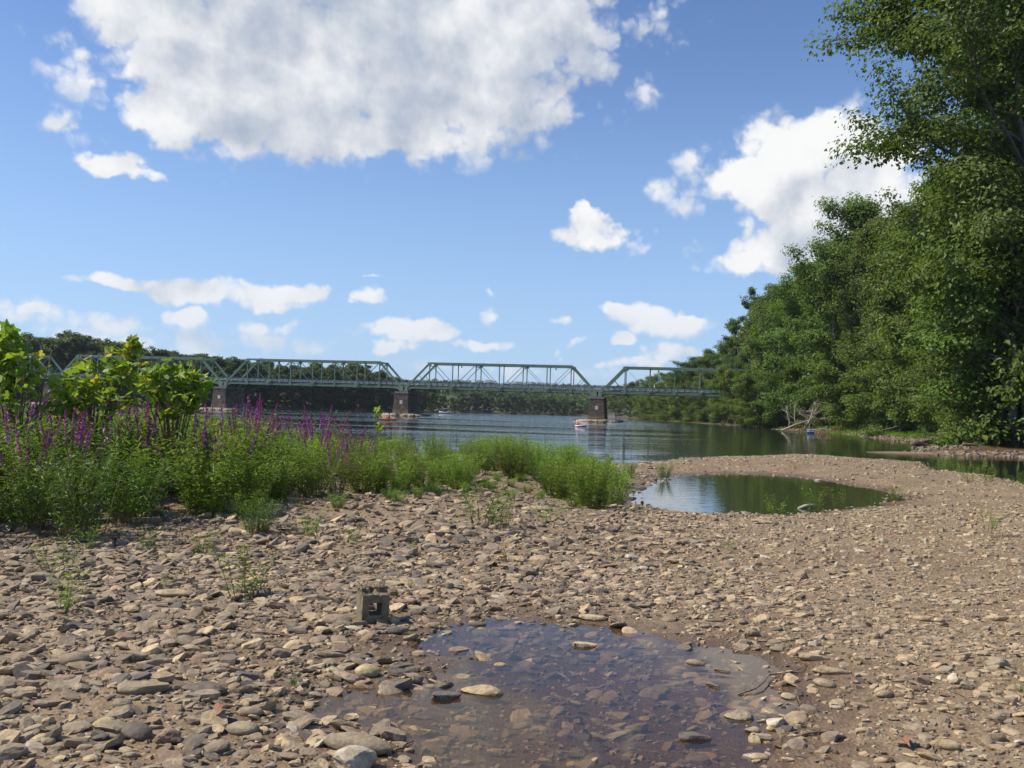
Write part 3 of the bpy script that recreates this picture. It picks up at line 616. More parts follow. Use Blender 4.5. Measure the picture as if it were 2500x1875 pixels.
# second row filling the wood behind
for q, (px, Y, py) in enumerate([(2600, 100, 260), (2480, 112, 360), (2360, 124, 440), (2270, 138, 500), (2200, 152, 540), (2130, 166, 560), (2060, 184, 620), (1990, 202, 670), (1930, 222, 715), (1870, 244, 760), (1820, 268, 805), (1760, 300, 845), (1715, 335, 872), (1680, 380, 890), (1640, 430, 912), (1590, 480, 925), (1540, 520, 932)]):
    x = max((px - 1250) / FS * Y, xbank(Y) + 13); zb = z1(x, Y)
    place_tree((near + mid)[q % 5 if Y < 200 else 3 + q % 2], x, Y, hgt(px, py, Y, zb), ['%s tree in the wood behind the front row of bank trees' % s_ for s_ in ['rightmost', 'second', 'third', 'fourth', 'fifth', 'sixth', 'seventh', 'eighth', 'ninth', 'tenth', 'eleventh', 'twelfth', 'thirteenth', 'fourteenth', 'fifteenth', 'sixteenth', 'leftmost']][q], 'trees in the second row of the right bank', RNG.uniform(0, 6), 'maple_tree', 1.05, zb)
# shrubs and low trees that hang to the water's edge
SH = []; Y = 71.0; ordn = ['first', 'second', 'third', 'fourth', 'fifth', 'sixth', 'seventh', 'eighth', 'ninth', 'tenth', 'eleventh', 'twelfth', 'thirteenth', 'fourteenth', 'fifteenth', 'sixteenth', 'seventeenth', 'eighteenth', 'nineteenth', 'twentieth', 'twenty-first', 'twenty-second', 'twenty-third', 'twenty-fourth', 'twenty-fifth', 'twenty-sixth', 'twenty-seventh', 'twenty-eighth', 'twenty-ninth', 'thirtieth', 'thirty-first', 'thirty-second', 'thirty-third', 'thirty-fourth', 'thirty-fifth', 'thirty-sixth', 'thirty-seventh', 'thirty-eighth', 'thirty-ninth', 'fortieth']
q = 0
while Y < 430 and q < 38:
    x = xbank(Y) + RNG.uniform(3.6, 6.6) * (1 if Y < 150 else .55) + (5.5 if 138 < Y < 168 else 2.0 if 125 < Y < 175 else 0) + (1.5 if Y < 100 else 0); h = RNG.uniform(8, 13) * (1.0 if Y > 90 else 1.15)
    place_tree(shrub[q % 2], x, Y, h, 'leafy shrub hanging over the right waterline, %s from the near end' % ordn[q], 'shrubs along the right waterline', RNG.uniform(0, 6), 'bank_shrub', RNG.uniform(1.0, 1.3), m=[None, M_LEAFY, M_LEAFD, None][q % 4]); q += 1
    Y += RNG.uniform(4.6, 6.8) * (Y / 95) ** .9
def shoreY(px, y0=300, y1=800):
    Ys = np.arange(y0, y1, 1.5); X_ = (px - 1250) / FS * Ys; z_ = zt(X_, Ys); h = np.where(z_ > .1)[0]; return float(Ys[h[0]]) if len(h) else y1
# left bank beyond the bridge
SIL = np.array([(-60, 830), (0, 822), (40, 832), (100, 838), (170, 826), (230, 850), (300, 848), (350, 862), (430, 868), (500, 872), (560, 882), (594, 890), (644, 886), (670, 888), (690, 910), (730, 900), (795, 895), (854, 900), (894, 904), (921, 918), (962, 928), (1026, 945), (1080, 955), (1116, 966), (1140, 985)])
LSH = [(0, 325), (400, 330), (690, 345), (820, 370), (960, 415), (1060, 470), (1130, 552), (1160, 560)]
q = 0; px = -60
SPN = lambda px: 'left of' if px < 120 else 'behind the sapling-covered' if px < 540 else 'behind the left open' if px < 985 else 'below the middle'
while px < 1140:
    Y = shoreY(px) + 2.5 + RNG.uniform(0, 3); pt = AT(px, 1000, Y); py = float(np.interp(px, SIL[:, 0], SIL[:, 1])) + RNG.uniform(-3, 14); zb = z1(pt[0], Y)
    place_tree(farp[q % 3], pt[0], Y, max(hgt(px, py, Y, zb), 4), 'dark tree in the front row of the left bank, %s from the left' % ordn[q], 'front trees of the left bank', RNG.uniform(0, 6), 'bank_tree', RNG.uniform(.95, 1.25)); q += 1
    px += RNG.uniform(27, 40) * 340 / Y
q = 0; px = -50
while px < 1060:
    Y = shoreY(px) + 12 + RNG.uniform(0, 6); pt = AT(px, 1000, Y); py = float(np.interp(px, SIL[:, 0], SIL[:, 1])) + RNG.uniform(-8, 6); zb = z1(pt[0], Y)
    place_tree(farp[(q + 1) % 3], pt[0], Y, max(hgt(px, py, Y, zb), 4), 'dark tree in the back row of the left bank, %s from the left' % ordn[q], 'back trees of the left bank', RNG.uniform(0, 6), 'bank_tree', RNG.uniform(1.0, 1.3)); q += 1
    px += RNG.uniform(29, 38) * 340 / Y
# far shore under the middle span
q = 0; px = 1128
while px < 1475:
    Y = shoreY(px, 400) + 3 + RNG.uniform(0, 6); pt = AT(px, 1000, Y); zb = z1(pt[0], Y)
    place_tree(farp[q % 3], pt[0], Y, hgt(px, 968 + (px - 1130) * .02 + RNG.uniform(-8, 10), Y, zb), 'hazy green tree on the far shore under the middle span, %s from the left' % ordn[q], 'trees on the far shore', RNG.uniform(0, 6), 'far_tree', 1.15, m=M_LEAFF); q += 1
    px += RNG.uniform(12, 19)
# wooded hill beyond
rg = np.random.default_rng(5); n = 2100; Yh = 620 + 1500 * rg.random(n) ** 1.1; pxh = rg.uniform(1000, 1560, n); Xh = (pxh - 1250) / FS * Yh; Zh = zt(Xh, Yh)
V = []; F = []; Ls = []; per = 26; cc = np.repeat(np.stack([Xh, Yh, Zh + 7], 1), per, 0); sz = np.repeat(rg.uniform(4, 6.5, n), per)
d = rg.normal(size=(n * per, 3)); d /= np.linalg.norm(d, axis=1)[:, None]; d[:, 2] = abs(d[:, 2]) * 1.4 - .5; pos = cc + d * sz[:, None]
nr = d * .6 + np.array([0, 0, .6]) + rg.normal(size=d.shape) * .4; nr /= np.linalg.norm(nr, axis=1)[:, None]
V, F, L_ = leaf_cards(pos, rg.uniform(1.6, 3.4, n * per), nr, rg, np.clip(np.repeat(rg.uniform(.1, .8, n), per) + rg.normal(size=n * per) * .12, 0, .92))
tag(obj('hill_forest', mesh('hill_forest', V, F, M_LEAFF, False, {'lc': ('FLOAT', L_)})), 'distant hazy forest covering the hill under the bridge', 'forest', kind='stuff')
# ------------------------------------------------------------------ labels that single things out
ORD = ordn
def words(n): return ORD[n - 1] if n <= len(ORD) else None
class Labeler:
    """things of one description are told apart by their order in the picture; past 9 of them they share the label and a group"""
    def __init__(s): s.d = {}
    def add(s, o, desc, cat, group, px, tail=''): s.d.setdefault((desc, cat, group, tail), []).append((px, o))
    def finish(s):
        for (desc, cat, group, tail), L_ in s.d.items():
            L_.sort(key=lambda t: t[0]); n = len(L_)
            for i, (_, o) in enumerate(L_):
                if n == 1: lab = desc + tail
                elif n == 2: lab = ('left of two: ', 'right of two: ')[i] + desc + tail
                else: lab = desc + tail + ', ' + ('leftmost' if i == 0 else 'rightmost' if i == n - 1 else words(i + 1) + ' from left')
                tag(o, lab, cat, group)
LB = Labeler()

# ------------------------------------------------------------------ stones
def ico(sub):
    bm = bmesh.new(); bmesh.ops.create_icosphere(bm, subdivisions=sub, radius=1.0)
    V = np.array([v.co[:] for v in bm.verts]); F = np.array([[v.index for v in f.verts] for f in bm.faces]); bm.free(); return V, F
ICO = {i: ico(i) for i in (1, 2, 3)}
def n3(V, s, seed): return fbm(V[:, 0] * s + seed * 3.1 + V[:, 2] * 1.7 * s, V[:, 1] * s - seed * 1.7 + V[:, 2] * .9 * s, 3)
def stone_shape(seed, sub, kind):
    rg = np.random.default_rng(seed); V, F = ICO[sub]; V = V.copy()
    cuts = {'round': 3, 'slab': 10, 'angular': 10}[kind]
    if kind == 'slab': V[:, 2] = np.sign(V[:, 2]) * np.minimum(abs(V[:, 2]) * 2.2, .62 + .1 * V[:, 0])
    for _ in range(cuts):
        n = rg.normal(size=3); n[2] *= .45 if kind == 'slab' else .8; n /= np.linalg.norm(n); d = rg.uniform(.56, .90) if kind != 'round' else rg.uniform(.8, .95)
        ex = np.maximum(V @ n - d, 0); V -= n[None] * ex[:, None] * (.95 if kind != 'round' else .6)
    V *= (1 + n3(V, 1.6, seed)[:, None] * (.35 if kind != 'round' else .22)); V += ICO[sub][0] * (n3(V, 5, seed + 7)[:, None] * (.10 if sub > 1 else 0.0))
    V[:, 1] *= rg.uniform(.62, .85); m_ = abs(V).max(0); V[:, 0] /= m_[0]; V[:, 1] *= 1; V[:, 2] /= m_[2]
    return V, F
m, N, out = mat('river_stone'); oi = N.n('ShaderNodeObjectInfo'); tcn = N.n('ShaderNodeTexCoord').outputs['Object']; geo = N.n('ShaderNodeNewGeometry')
def stone_nodes(N, out, base, P):
    a = N.noise(P, 26, 6, .65); b = N.noise(P, 7, 4, .6)
    c = N.mix(N.mapr(a, .3, .7, 0, 1), N.mix(1.0, base, (.68, .66, .64), 'MULTIPLY'), N.mix(1.0, base, (1.18, 1.16, 1.12), 'MULTIPLY'))
    c = N.mix(N.mapr(b, .50, .64, 0, .6), c, (.23, .160, .094))
    principled(N, out, c, .88, N.noise(P, 60, 6, .7), .75, .012)
stone_nodes(N, out, oi.outputs['Color'], geo.outputs['Position']); M_STONE = m
m, N, out = mat('gravel_stone'); at = N.n('ShaderNodeAttribute', attribute_name='col'); stone_nodes(N, out, at.outputs['Color'], N.n('ShaderNodeNewGeometry').outputs['Position']); M_GRAV = m
SC = {'tan': (.45, .345, .21), 'pale yellow': (.46, .37, .20), 'grey brown': (.28, .215, .15), 'dark grey': (.135, .112, .092), 'reddish': (.27, .18, .125), 'olive grey': (.305, .25, .168), 'pale': (.47, .41, .31), 'pinkish tan': (.44, .325, .21)}
KM = {kd: [] for kd in ('round', 'slab', 'angular')}
for kd in KM:
    for s_ in range(6):
        V, F = stone_shape(100 + s_ + 31 * len(kd), 3, kd); KM[kd].append(mesh('stone', V * .5, F, M_STONE, kd != 'angular'))
PUDA = np.array(PUD)
def region(x, y, px, py):
    ins = float(sdf(PUD, np.array([x]), np.array([y]))[0])
    if ins > .03: return 'lying in the puddle'
    if ins > -.28: return 'at the puddle edge'
    if abs(px - 910) < 190 and 1420 < py < 1600: return 'around the concrete block'
    if py > 1660: return 'in the front left gravel' if px < 800 else 'in the front right gravel'
    if py > 1480: return 'in the left gravel' if px < 420 else 'in the gravel left of the puddle' if px < 1000 else 'in the gravel right of the puddle' if px < 2050 else 'in the far right gravel'
    if py > 1340: return 'in the gravel below the left plants' if px < 700 else 'in the gravel above the block' if px < 1250 else 'in the gravel behind the puddle' if px < 1750 else 'in the gravel midway up the right side'
    return 'at the foot of the plants' if px < 1330 else 'by the pool'
rs = np.random.default_rng(77); nst = 0; HERO_XY = []
def stone(px, py, wpx, hpx, kd, cname, lab=None, name='river_stone', rz=None, tilt=None):
    global nst
    zb = ZP
    for _ in range(3):
        x, y = G(px, py + hpx * .30, zb); zb = z1(x, y)
        if hpx > 12 and sdf(PUD, np.array([x]), np.array([y]))[0] > -.02 and (lab or rs.random() < .75): zb = max(zb, ZP - .014)
    sc = y / FS; ln = wpx * sc; th = max(hpx * sc * (.72 if kd == 'slab' else .85), .02); dp = max(hpx * sc * 1.6, ln * .55)
    o = obj(name, KM[kd][rs.integers(6)], None, (x, y, zb + th * .26), ((rs.normal() * .10, rs.normal() * .10, rs.normal() * .30) if rz is None else (*(tilt or (.05, .05)), rz)), (ln, min(dp, ln * 1.15), th))
    c = np.array(SC[cname]) * rs.uniform(.92, 1.08); o.color = (*c, 1); HERO_XY.append((x, y, ln)); nst += 1
    shape = {'round': 'rounded', 'slab': 'flat', 'angular': 'angular'}[kd]
    if lab: tag(o, lab, 'stone', 'stones on the gravel bar')
    else: LB.add(o, ('big ' if wpx > 62 else '') + '%s %s stone %s' % (shape, cname, region(x, y, px, py)), 'stone', 'stones on the gravel bar', px)
    return o
H_ = [(61, 1607, 73, 42, 'angular', 'grey brown'), (181, 1607, 73, 42, 'round', 'grey brown'), (327, 1600, 62, 36, 'slab', 'olive grey'), (377, 1615, 85, 24, 'slab', 'pinkish tan'), (400, 1638, 42, 24, 'slab', 'tan'),
 (61, 1696, 62, 24, 'slab', 'olive grey'), (123, 1715, 76, 24, 'slab', 'grey brown'), (300, 1717, 52, 34, 'round', 'grey brown'), (334, 1784, 88, 46, 'round', 'dark grey'), (407, 1796, 80, 52, 'angular', 'reddish'), (592, 1776, 92, 44, 'round', 'olive grey'), (611, 1736, 62, 30, 'round', 'grey brown'), (469, 1757, 66, 28, 'slab', 'grey brown'), (23, 1834, 92, 50, 'angular', 'grey brown'), (118, 1807, 36, 24, 'round', 'olive grey'), (96, 1404, 66, 22, 'round', 'olive grey'),
 (792, 1402, 46, 26, 'round', 'grey brown'), (630, 1415, 52, 22, 'round', 'tan'), (619, 1819, 50, 20, 'slab', 'reddish'), (811, 1596, 76, 22, 'slab', 'grey brown'), (800, 1594, 70, 22, 'slab', 'olive grey'), (980, 1625, 62, 26, 'slab', 'dark grey'), (869, 1607, 46, 26, 'slab', 'dark grey'), (950, 1773, 55, 32, 'angular', 'grey brown'), (973, 1794, 26, 22, 'angular', 'reddish'),
 (823, 1511, 76, 36, 'round', 'grey brown'), (961, 1538, 62, 26, 'round', 'dark grey'), (988, 1467, 74, 20, 'slab', 'reddish'), (1015, 1484, 52, 18, 'slab', 'olive grey'), (1288, 1394, 56, 40, 'angular', 'grey brown'), (1292, 1434, 54, 20, 'slab', 'dark grey'), (1445, 1507, 66, 20, 'slab', 'tan'), (1165, 1521, 46, 20, 'round', 'dark grey'), (1213, 1517, 38, 14, 'slab', 'dark grey'),
 (1457, 1798, 62, 22, 'slab', 'dark grey'), (1839, 1781, 42, 24, 'angular', 'grey brown'), (1882, 1779, 24, 16, 'round', 'pale yellow'), (1694, 1813, 84, 34, 'slab', 'dark grey'), (2013, 1666, 56, 26, 'round', 'olive grey'), (1984, 1602, 82, 24, 'slab', 'tan'), (2160, 1693, 52, 24, 'round', 'grey brown'), (2431, 1754, 48, 30, 'angular', 'olive grey'), (2309, 1817, 74, 32, 'round', 'tan'), (1853, 1847, 48, 24, 'round', 'tan'), (2431, 1508, 68, 20, 'slab', 'tan'), (2246, 1508, 54, 18, 'slab', 'tan'), (2293, 1514, 28, 18, 'round', 'tan'), (2214, 1609, 48, 26, 'round', 'tan'), (2097, 1720, 44, 18, 'slab', 'tan'), (2350, 1600, 60, 20, 'slab', 'tan'), (1790, 1400, 40, 14, 'slab', 'tan'), (1075, 1300, 50, 20, 'slab', 'grey brown'), (1245, 1300, 58, 22, 'slab', 'grey brown'), (1130, 1225, 36, 16, 'slab', 'grey brown'), (1265, 1270, 24, 16, 'round', 'tan'), (1310, 1240, 78, 22, 'round', 'tan'), (1400, 1212, 34, 18, 'round', 'tan'), (1555, 1235, 36, 10, 'slab', 'tan'), (1575, 1312, 64, 18, 'slab', 'tan'), (250, 1270, 70, 26, 'slab', 'dark grey'), (350, 1275, 90, 26, 'slab', 'grey brown'), (190, 1315, 46, 24, 'round', 'dark grey'), (10, 1320, 60, 22, 'round', 'olive grey')]
for a in H_: stone(*a)
stone(350, 1677, 128, 44, 'slab', 'olive grey', 'largest flat slab in the front left gravel, pale top', rz=.15)
stone(500, 1677, 116, 44, 'angular', 'dark grey', 'dark broken block right of the largest pale slab', rz=-.1)
stone(254, 1765, 58, 34, 'round', 'pale yellow', 'smooth pale yellow oval pebble near the bottom left')
stone(896, 1636, 62, 42, 'round', 'pale yellow', 'rounded yellow stone on mud at the left of the puddle', rz=.1)
stone(1082, 1700, 88, 36, 'slab', 'dark grey', 'dark wedge stone in the puddle, front one of the cluster', rz=.2)
stone(1084, 1674, 62, 24, 'angular', 'dark grey', 'dark stone at the back of the puddle cluster')
stone(1177, 1684, 106, 40, 'angular', 'tan', 'long tan stone sticking out of the puddle centre', rz=-.12)
stone(1422, 1575, 72, 26, 'slab', 'tan', 'blocky pale tan stone standing in the far part of the puddle', rz=-.1)
stone(872, 1812, 185, 62, 'round', 'olive grey', 'large half-buried rounded rock at the bottom beside the puddle', rz=-.2)
stone(861, 1850, 122, 74, 'angular', 'pale', 'pale angular rock at the bottom edge leaning on the large rounded rock', rz=.3)
stone(423, 1444, 98, 24, 'round', 'tan', 'long loaf-shaped tan stone in the left gravel', rz=.02, tilt=(0, 0))
stone(638, 1446, 54, 30, 'round', 'dark grey', 'dark stone at the foot of the leafy seedling')
stone(1957, 1401, 42, 36, 'angular', 'grey brown', 'upright block of stone alone in the right gravel')
stone(1803, 1745, 72, 40, 'angular', 'olive grey', 'grey green angular rock at the right rim of the puddle', rz=-.1)
stone(1699, 1618, 52, 22, 'round', 'grey brown', 'brown rounded stone standing in the right part of the puddle')
stone(2033, 1636, 100, 24, 'slab', 'tan', 'long flat tan stone right of the puddle', rz=0)
stone(2436, 1618, 68, 34, 'angular', 'olive grey', 'large grey stone near the right edge of the picture')
stone(1860, 1272, 60, 14, 'slab', 'tan', 'flat tan stone on the near rim of the pool')
names = list(SC); wts_l = np.array([.20, .0, .34, .20, .07, .13, .02, .04]); wts_r = np.array([.34, .0, .20, .03, .08, .12, .05, .18])
tries = 0
while nst < 292 and tries < 4000:
    tries += 1
    py = 1235 + 640 * rs.random() ** .9; px = rs.uniform(-10, 2510)
    if py < 1330 and (px < 560 or px > 1350) and rs.random() < .6: continue
    x, y = G(px, py, .45); sp = float(sdf(PUD, np.array([x]), np.array([y]))[0])
    if sp > .05 and rs.random() < .72: continue
    if z1(x, y) < .04: continue
    wp = rs.uniform(24, 46) * (1.0 if px < 900 else .82) * (.65 + .5 * (py - 1235) / 640)
    ln = wp * y / FS
    if any((x - a) ** 2 + (y - b) ** 2 < (.42 * (ln + c)) ** 2 for a, b, c in HERO_XY): continue
    kd = rs.choice(['slab', 'slab', 'slab', 'angular', 'angular', 'round']); stone(px, py, wp, wp * rs.uniform(.26, .42) * (1.25 if kd == 'round' else 1), kd, rs.choice(names, p=wts_l if px < 1050 else wts_r))
# loose gravel: everything smaller
def chip(seed):                              # split slab of shale, 12 triangles
    rg_ = np.random.default_rng(seed); c = np.array([(-1, -.7), (1, -.7), (1, .7), (-1, .7)]) * rg_.uniform(.62, 1.0, (4, 1)) + rg_.normal(size=(4, 2)) * .16
    V = np.concatenate([np.column_stack([c, np.full(4, -1.0)]), np.column_stack([c * rg_.uniform(.62, .92) + rg_.normal(size=2) * .08, 1 + rg_.normal(size=4) * .18])])
    Q = [[3, 2, 1, 0], [4, 5, 6, 7], [0, 1, 5, 4], [1, 2, 6, 5], [2, 3, 7, 6], [3, 0, 4, 7]]; return V, np.array([t_ for q in Q for t_ in ([q[0], q[1], q[2]], [q[0], q[2], q[3]])])
LOW = {1: [chip(500 + s_) for s_ in range(9)] + [stone_shape(300 + s_, 1, kd) for s_, kd in enumerate(['slab', 'angular', 'slab', 'round'])], 2: [stone_shape(400 + s_, 2, kd) for s_, kd in enumerate(['slab', 'slab', 'slab', 'slab', 'angular', 'angular', 'slab', 'round', 'slab', 'angular'])]}
rg = np.random.default_rng(9); HX = np.array(HERO_XY)
def gravel(n, y0, y1, lo, hi, pw, bigger, fine_from):
    y = np.sqrt(rg.uniform(y0 ** 2, y1 ** 2, n)); x = rg.uniform(-1, 1, n) * (.60 * y + .5); L_ = np.minimum(lo * (1 - rg.random(n)) ** (-pw), hi)
    z = zt(x, y); keep = z > -.02
    sp = sdf(PUD, x, y); cl = fbm(x * 1.1, y * 1.1, 3); edge = smooth(-1.0, -.1, sp) * (x > -.8)
    keep &= rg.random(n) < np.where(sp > 0, .45, np.clip(1.05 - .62 * edge + cl * 1.1, .08, 1))
    keep &= ~((y > 12) & (x < .16 * y - 1.0) & (rg.random(n) < .7))
    if len(HX) and y0 < 9: 
        d = np.sqrt((x[:, None] - HX[None, :, 0]) ** 2 + (y[:, None] - HX[None, :, 1]) ** 2) / HX[None, :, 2]; keep &= ~(d.min(1) < .36)
    x, y, z, L_ = x[keep], y[keep], z[keep], L_[keep]; n = len(x); right = smooth(-1.5, 3.5, x - .1 * y)
    L_ = L_ * (1.12 - .48 * right)
    pal = np.array([SC[k_] for k_ in names]); u = rg.random(n); cl_ = np.cumsum(wts_l); cr_ = np.cumsum(wts_r)
    ci = np.where(rg.random(n) < right, np.searchsorted(cr_ / cr_[-1], u), np.searchsorted(cl_ / cl_[-1], u)).clip(0, 7)
    col = pal[ci] * rg.uniform(.8, 1.15, n)[:, None]
    return build_stones(x, y, z, L_, col, fine_from, .16 + .10 * (1 - right))
def build_stones(x, y, z, L_, col, fine_from, tl):
    n = len(x); Vs, Fs, Cs = [], [], []; off = 0
    for sub in (1, 2):
        sel0 = (L_ >= fine_from) if sub == 2 else (L_ < fine_from); pr = LOW[sub]; which = rg.integers(0, len(pr), n)
        for q, (V, F) in enumerate(pr):
            s = np.where(sel0 & (which == q))[0]
            if not len(s): continue
            a = rg.normal(size=len(s)) * .55; ca, sa = np.cos(a)[:, None], np.sin(a)[:, None]; tx, ty = rg.normal(size=(2, len(s), 1)) * tl[s][None, :, None]
            flat = rg.uniform(.16, .44, len(s))[:, None]; l = L_[s][:, None] / 2
            vx, vy, vz = V[None, :, 0] * l, V[None, :, 1] * l * rg.uniform(.8, 1.2, len(s))[:, None], V[None, :, 2] * l * flat
            vz = vz + vx * tx + vy * ty; wx = vx * ca - vy * sa; wy = vx * sa + vy * ca
            P_ = np.stack([wx + x[s][:, None], wy + y[s][:, None], vz + (z[s] + .22 * L_[s] * flat[:, 0])[:, None]], -1)
            Vs.append(P_.reshape(-1, 3)); Fs.append((F[None] + (np.arange(len(s)) * len(V))[:, None, None] + off).reshape(-1, 3)); off += len(s) * len(V)
            c4 = np.concatenate([col[s], np.ones((len(s), 1))], 1); Cs.append(np.repeat(c4, len(V), 0))
    return np.concatenate(Vs), np.concatenate(Fs), np.concatenate(Cs)
def gobj(name, lab, *a):
    V, F, C_ = gravel(*a); tag(obj(name, mesh(name, V, F, M_GRAV, False, {'col': ('FLOAT_COLOR', C_)})), lab, 'gravel', kind='stuff')
gobj('near_gravel', 'small loose flat stones and pebbles covering the foreground', 36000, 3.2, 9.5, .026, .13, .48, 0, .062)
gobj('middle_gravel', 'loose flat stones covering the middle of the gravel bar', 52000, 9.5, 20, .034, .19, .46, 0, .14)
gobj('far_gravel', 'loose stones on the far part of the gravel bar', 26000, 20, 47, .070, .30, .36, 0, 9)
# rubble and debris along the right waterline and the spit
n = 5200; Yb = 62 + 190 * rg.random(n) ** 1.6; Xb = np.array([xbank(v) for v in Yb]) + rg.uniform(-.8, 3.0, n); k_ = rg.random(n) < .25 + .75 * (fbm(Xb * .15, Yb * .15, 3) > .0); Xb, Yb = Xb[k_], Yb[k_]
sx_, sy_ = rg.uniform(26, 45, 2600), rg.uniform(54, 78, 2600); k_ = sdf(SPIT, sx_, sy_) > -.6; Xb = np.r_[Xb, sx_[k_]]; Yb = np.r_[Yb, sy_[k_]]; n = len(Xb)
colb = np.array([(.16, .12, .08), (.22, .17, .12), (.10, .08, .06), (.28, .22, .15)])[rg.integers(0, 4, n)]
V, F, C_ = build_stones(Xb, Yb, zt(Xb, Yb), rg.uniform(.12, .55, n) ** 1.3 + .05, colb, 9, np.full(n, .2))
tag(obj('bank_rubble', mesh('bank_rubble', V, F, M_GRAV, False, {'col': ('FLOAT_COLOR', C_)})), 'stones and debris along the muddy right waterline', 'rubble', kind='stuff')
# white shell crumbs
n = 420; y = np.sqrt(rg.uniform(3.5 ** 2, 11 ** 2, n)); x = rg.uniform(-1, 1, n) * .58 * y; z = zt(x, y) + .012
V, F = ICO[1]; V = V * np.array([1, .7, .35]); s = rg.uniform(.003, .008, n)
Vv = (V[None] * s[:, None, None] + np.stack([x, y, z], -1)[:, None]).reshape(-1, 3); Ff = (F[None] + (np.arange(n) * len(V))[:, None, None]).reshape(-1, 3)
tag(obj('shell_fragments', mesh('shell_fragments', Vv, Ff, noisy('shell_white', (.72, .69, .63), (.8, .78, .74), 30, .4))), 'tiny white broken shells scattered over the gravel', 'shells', kind='stuff')

# ------------------------------------------------------------------ concrete block
M_CONC = noisy('weathered_concrete', (.16, .13, .078), (.25, .205, .125), 28, .95, 1.0, .01, 8, c3=(.11, .09, .055), s2=9)
bx, by = G(905, 1523, .44); bz = z1(bx, by)
mb = MB(); Wb, Db, Hb = .19, .19, .205; t = .048
mb.box((-Wb / 2 + t / 2, 0, Hb / 2), (t, Db, Hb)); mb.box((Wb / 2 - t / 2, 0, Hb / 2), (t, Db, Hb)); mb.box((0, 0, .028), (Wb, Db, .07)); mb.box((0, 0, Hb - .028), (Wb, Db, .056))
mb.box((-Wb / 2 + .027, .03, Hb + .014), (.06, Db - .05, .045)); mb.box((Wb / 2 - .04, .05, Hb + .018), (.085, Db - .08, .052)); mb.box((0, .07, Hb + .012), (Wb * .9, .05, .04))
me = mb.mesh('concrete_block', M_CONC); o = obj('concrete_block', me, None, (bx, by + .05, bz - .012), (-.02, .03, math.radians(21)))
rm = o.modifiers.new('r', 'REMESH'); rm.mode = 'VOXEL'; rm.voxel_size = .0055
dg = bpy.context.evaluated_depsgraph_get(); ev = o.evaluated_get(dg); me2 = bpy.data.meshes.new_from_object(ev); o.modifiers.clear(); o.data = me2
co = np.empty(len(me2.vertices) * 3, np.float32); me2.vertices.foreach_get('co', co); co = co.reshape(-1, 3)
nrm = np.empty(len(me2.vertices) * 3, np.float32); me2.vertices.foreach_get('normal', nrm); nrm = nrm.reshape(-1, 3)
amp = .004 + .012 * smooth(Hb - .02, Hb + .02, co[:, 2]); co = co + nrm * ((fbm(co[:, 0] * 60 + co[:, 2] * 31, co[:, 1] * 60 + co[:, 2] * 47, 4) * amp * 2.2)[:, None])
me2.vertices.foreach_set('co', co.astype(np.float32).ravel()); me2.update()
if not me2.materials: me2.materials.append(M_CONC)
me2.polygons.foreach_set('use_smooth', np.zeros(len(me2.polygons), bool))
tag(o, 'broken hollow concrete block standing at the left end of the puddle', 'concrete block')
# ------------------------------------------------------------------ green plants on the bar
M_STEM = noisy('plant_stem', (.13, .10, .04), (.17, .13, .05), 20, .8, .1)
M_STEMR = noisy('seedling_stem', (.10, .06, .04), (.14, .09, .06), 20, .8, .1)
M_PL = leaf_mat('willow_weed_leaves', (.100, .180, .022), (.240, .350, .045), (.30, .24, .03), trans=.5, var=.30)
M_DRY = leaf_mat('dry_weed_leaves', (.14, .10, .035), (.26, .19, .07), trans=.3)
M_PLD = leaf_mat('dark_weed_leaves', (.055, .125, .022), (.140, .230, .036), trans=.45)  # deeper green leaf colour of some weed clumps
M_LOOS = leaf_mat('loosestrife_leaves', (.085, .150, .026), (.195, .270, .046), (.22, .10, .04), trans=.45)
M_PURP = leaf_mat('loosestrife_flowers', (.22, .045, .17), (.43, .11, .34), (.25, .12, .10), trans=.3, tcol=(1.1, .8, 1.1))
M_PURB = leaf_mat('faded_flower_spike', (.15, .07, .045), (.26, .10, .10), trans=.3, tcol=(1, .8, .8))
def blades(B, D, Ln, Wd, rg, lc, droop=.3):
    n = len(B); D = D / np.linalg.norm(D, axis=1)[:, None]; side = np.cross(D, np.array([0, 0, 1.0]) + rg.normal(size=(n, 3)) * .35); side /= np.linalg.norm(side, axis=1)[:, None] + 1e-9
    mid = B + D * Ln[:, None] * .5; tip = B + D * Ln[:, None]; tip[:, 2] -= Ln * droop * rg.uniform(.2, 1.2, n); w_ = side * Wd[:, None] / 2
    V = np.stack([B, mid + w_, tip, mid - w_], 1).reshape(-1, 3); return V, np.arange(n * 4).reshape(n, 4), np.repeat(lc, 4)
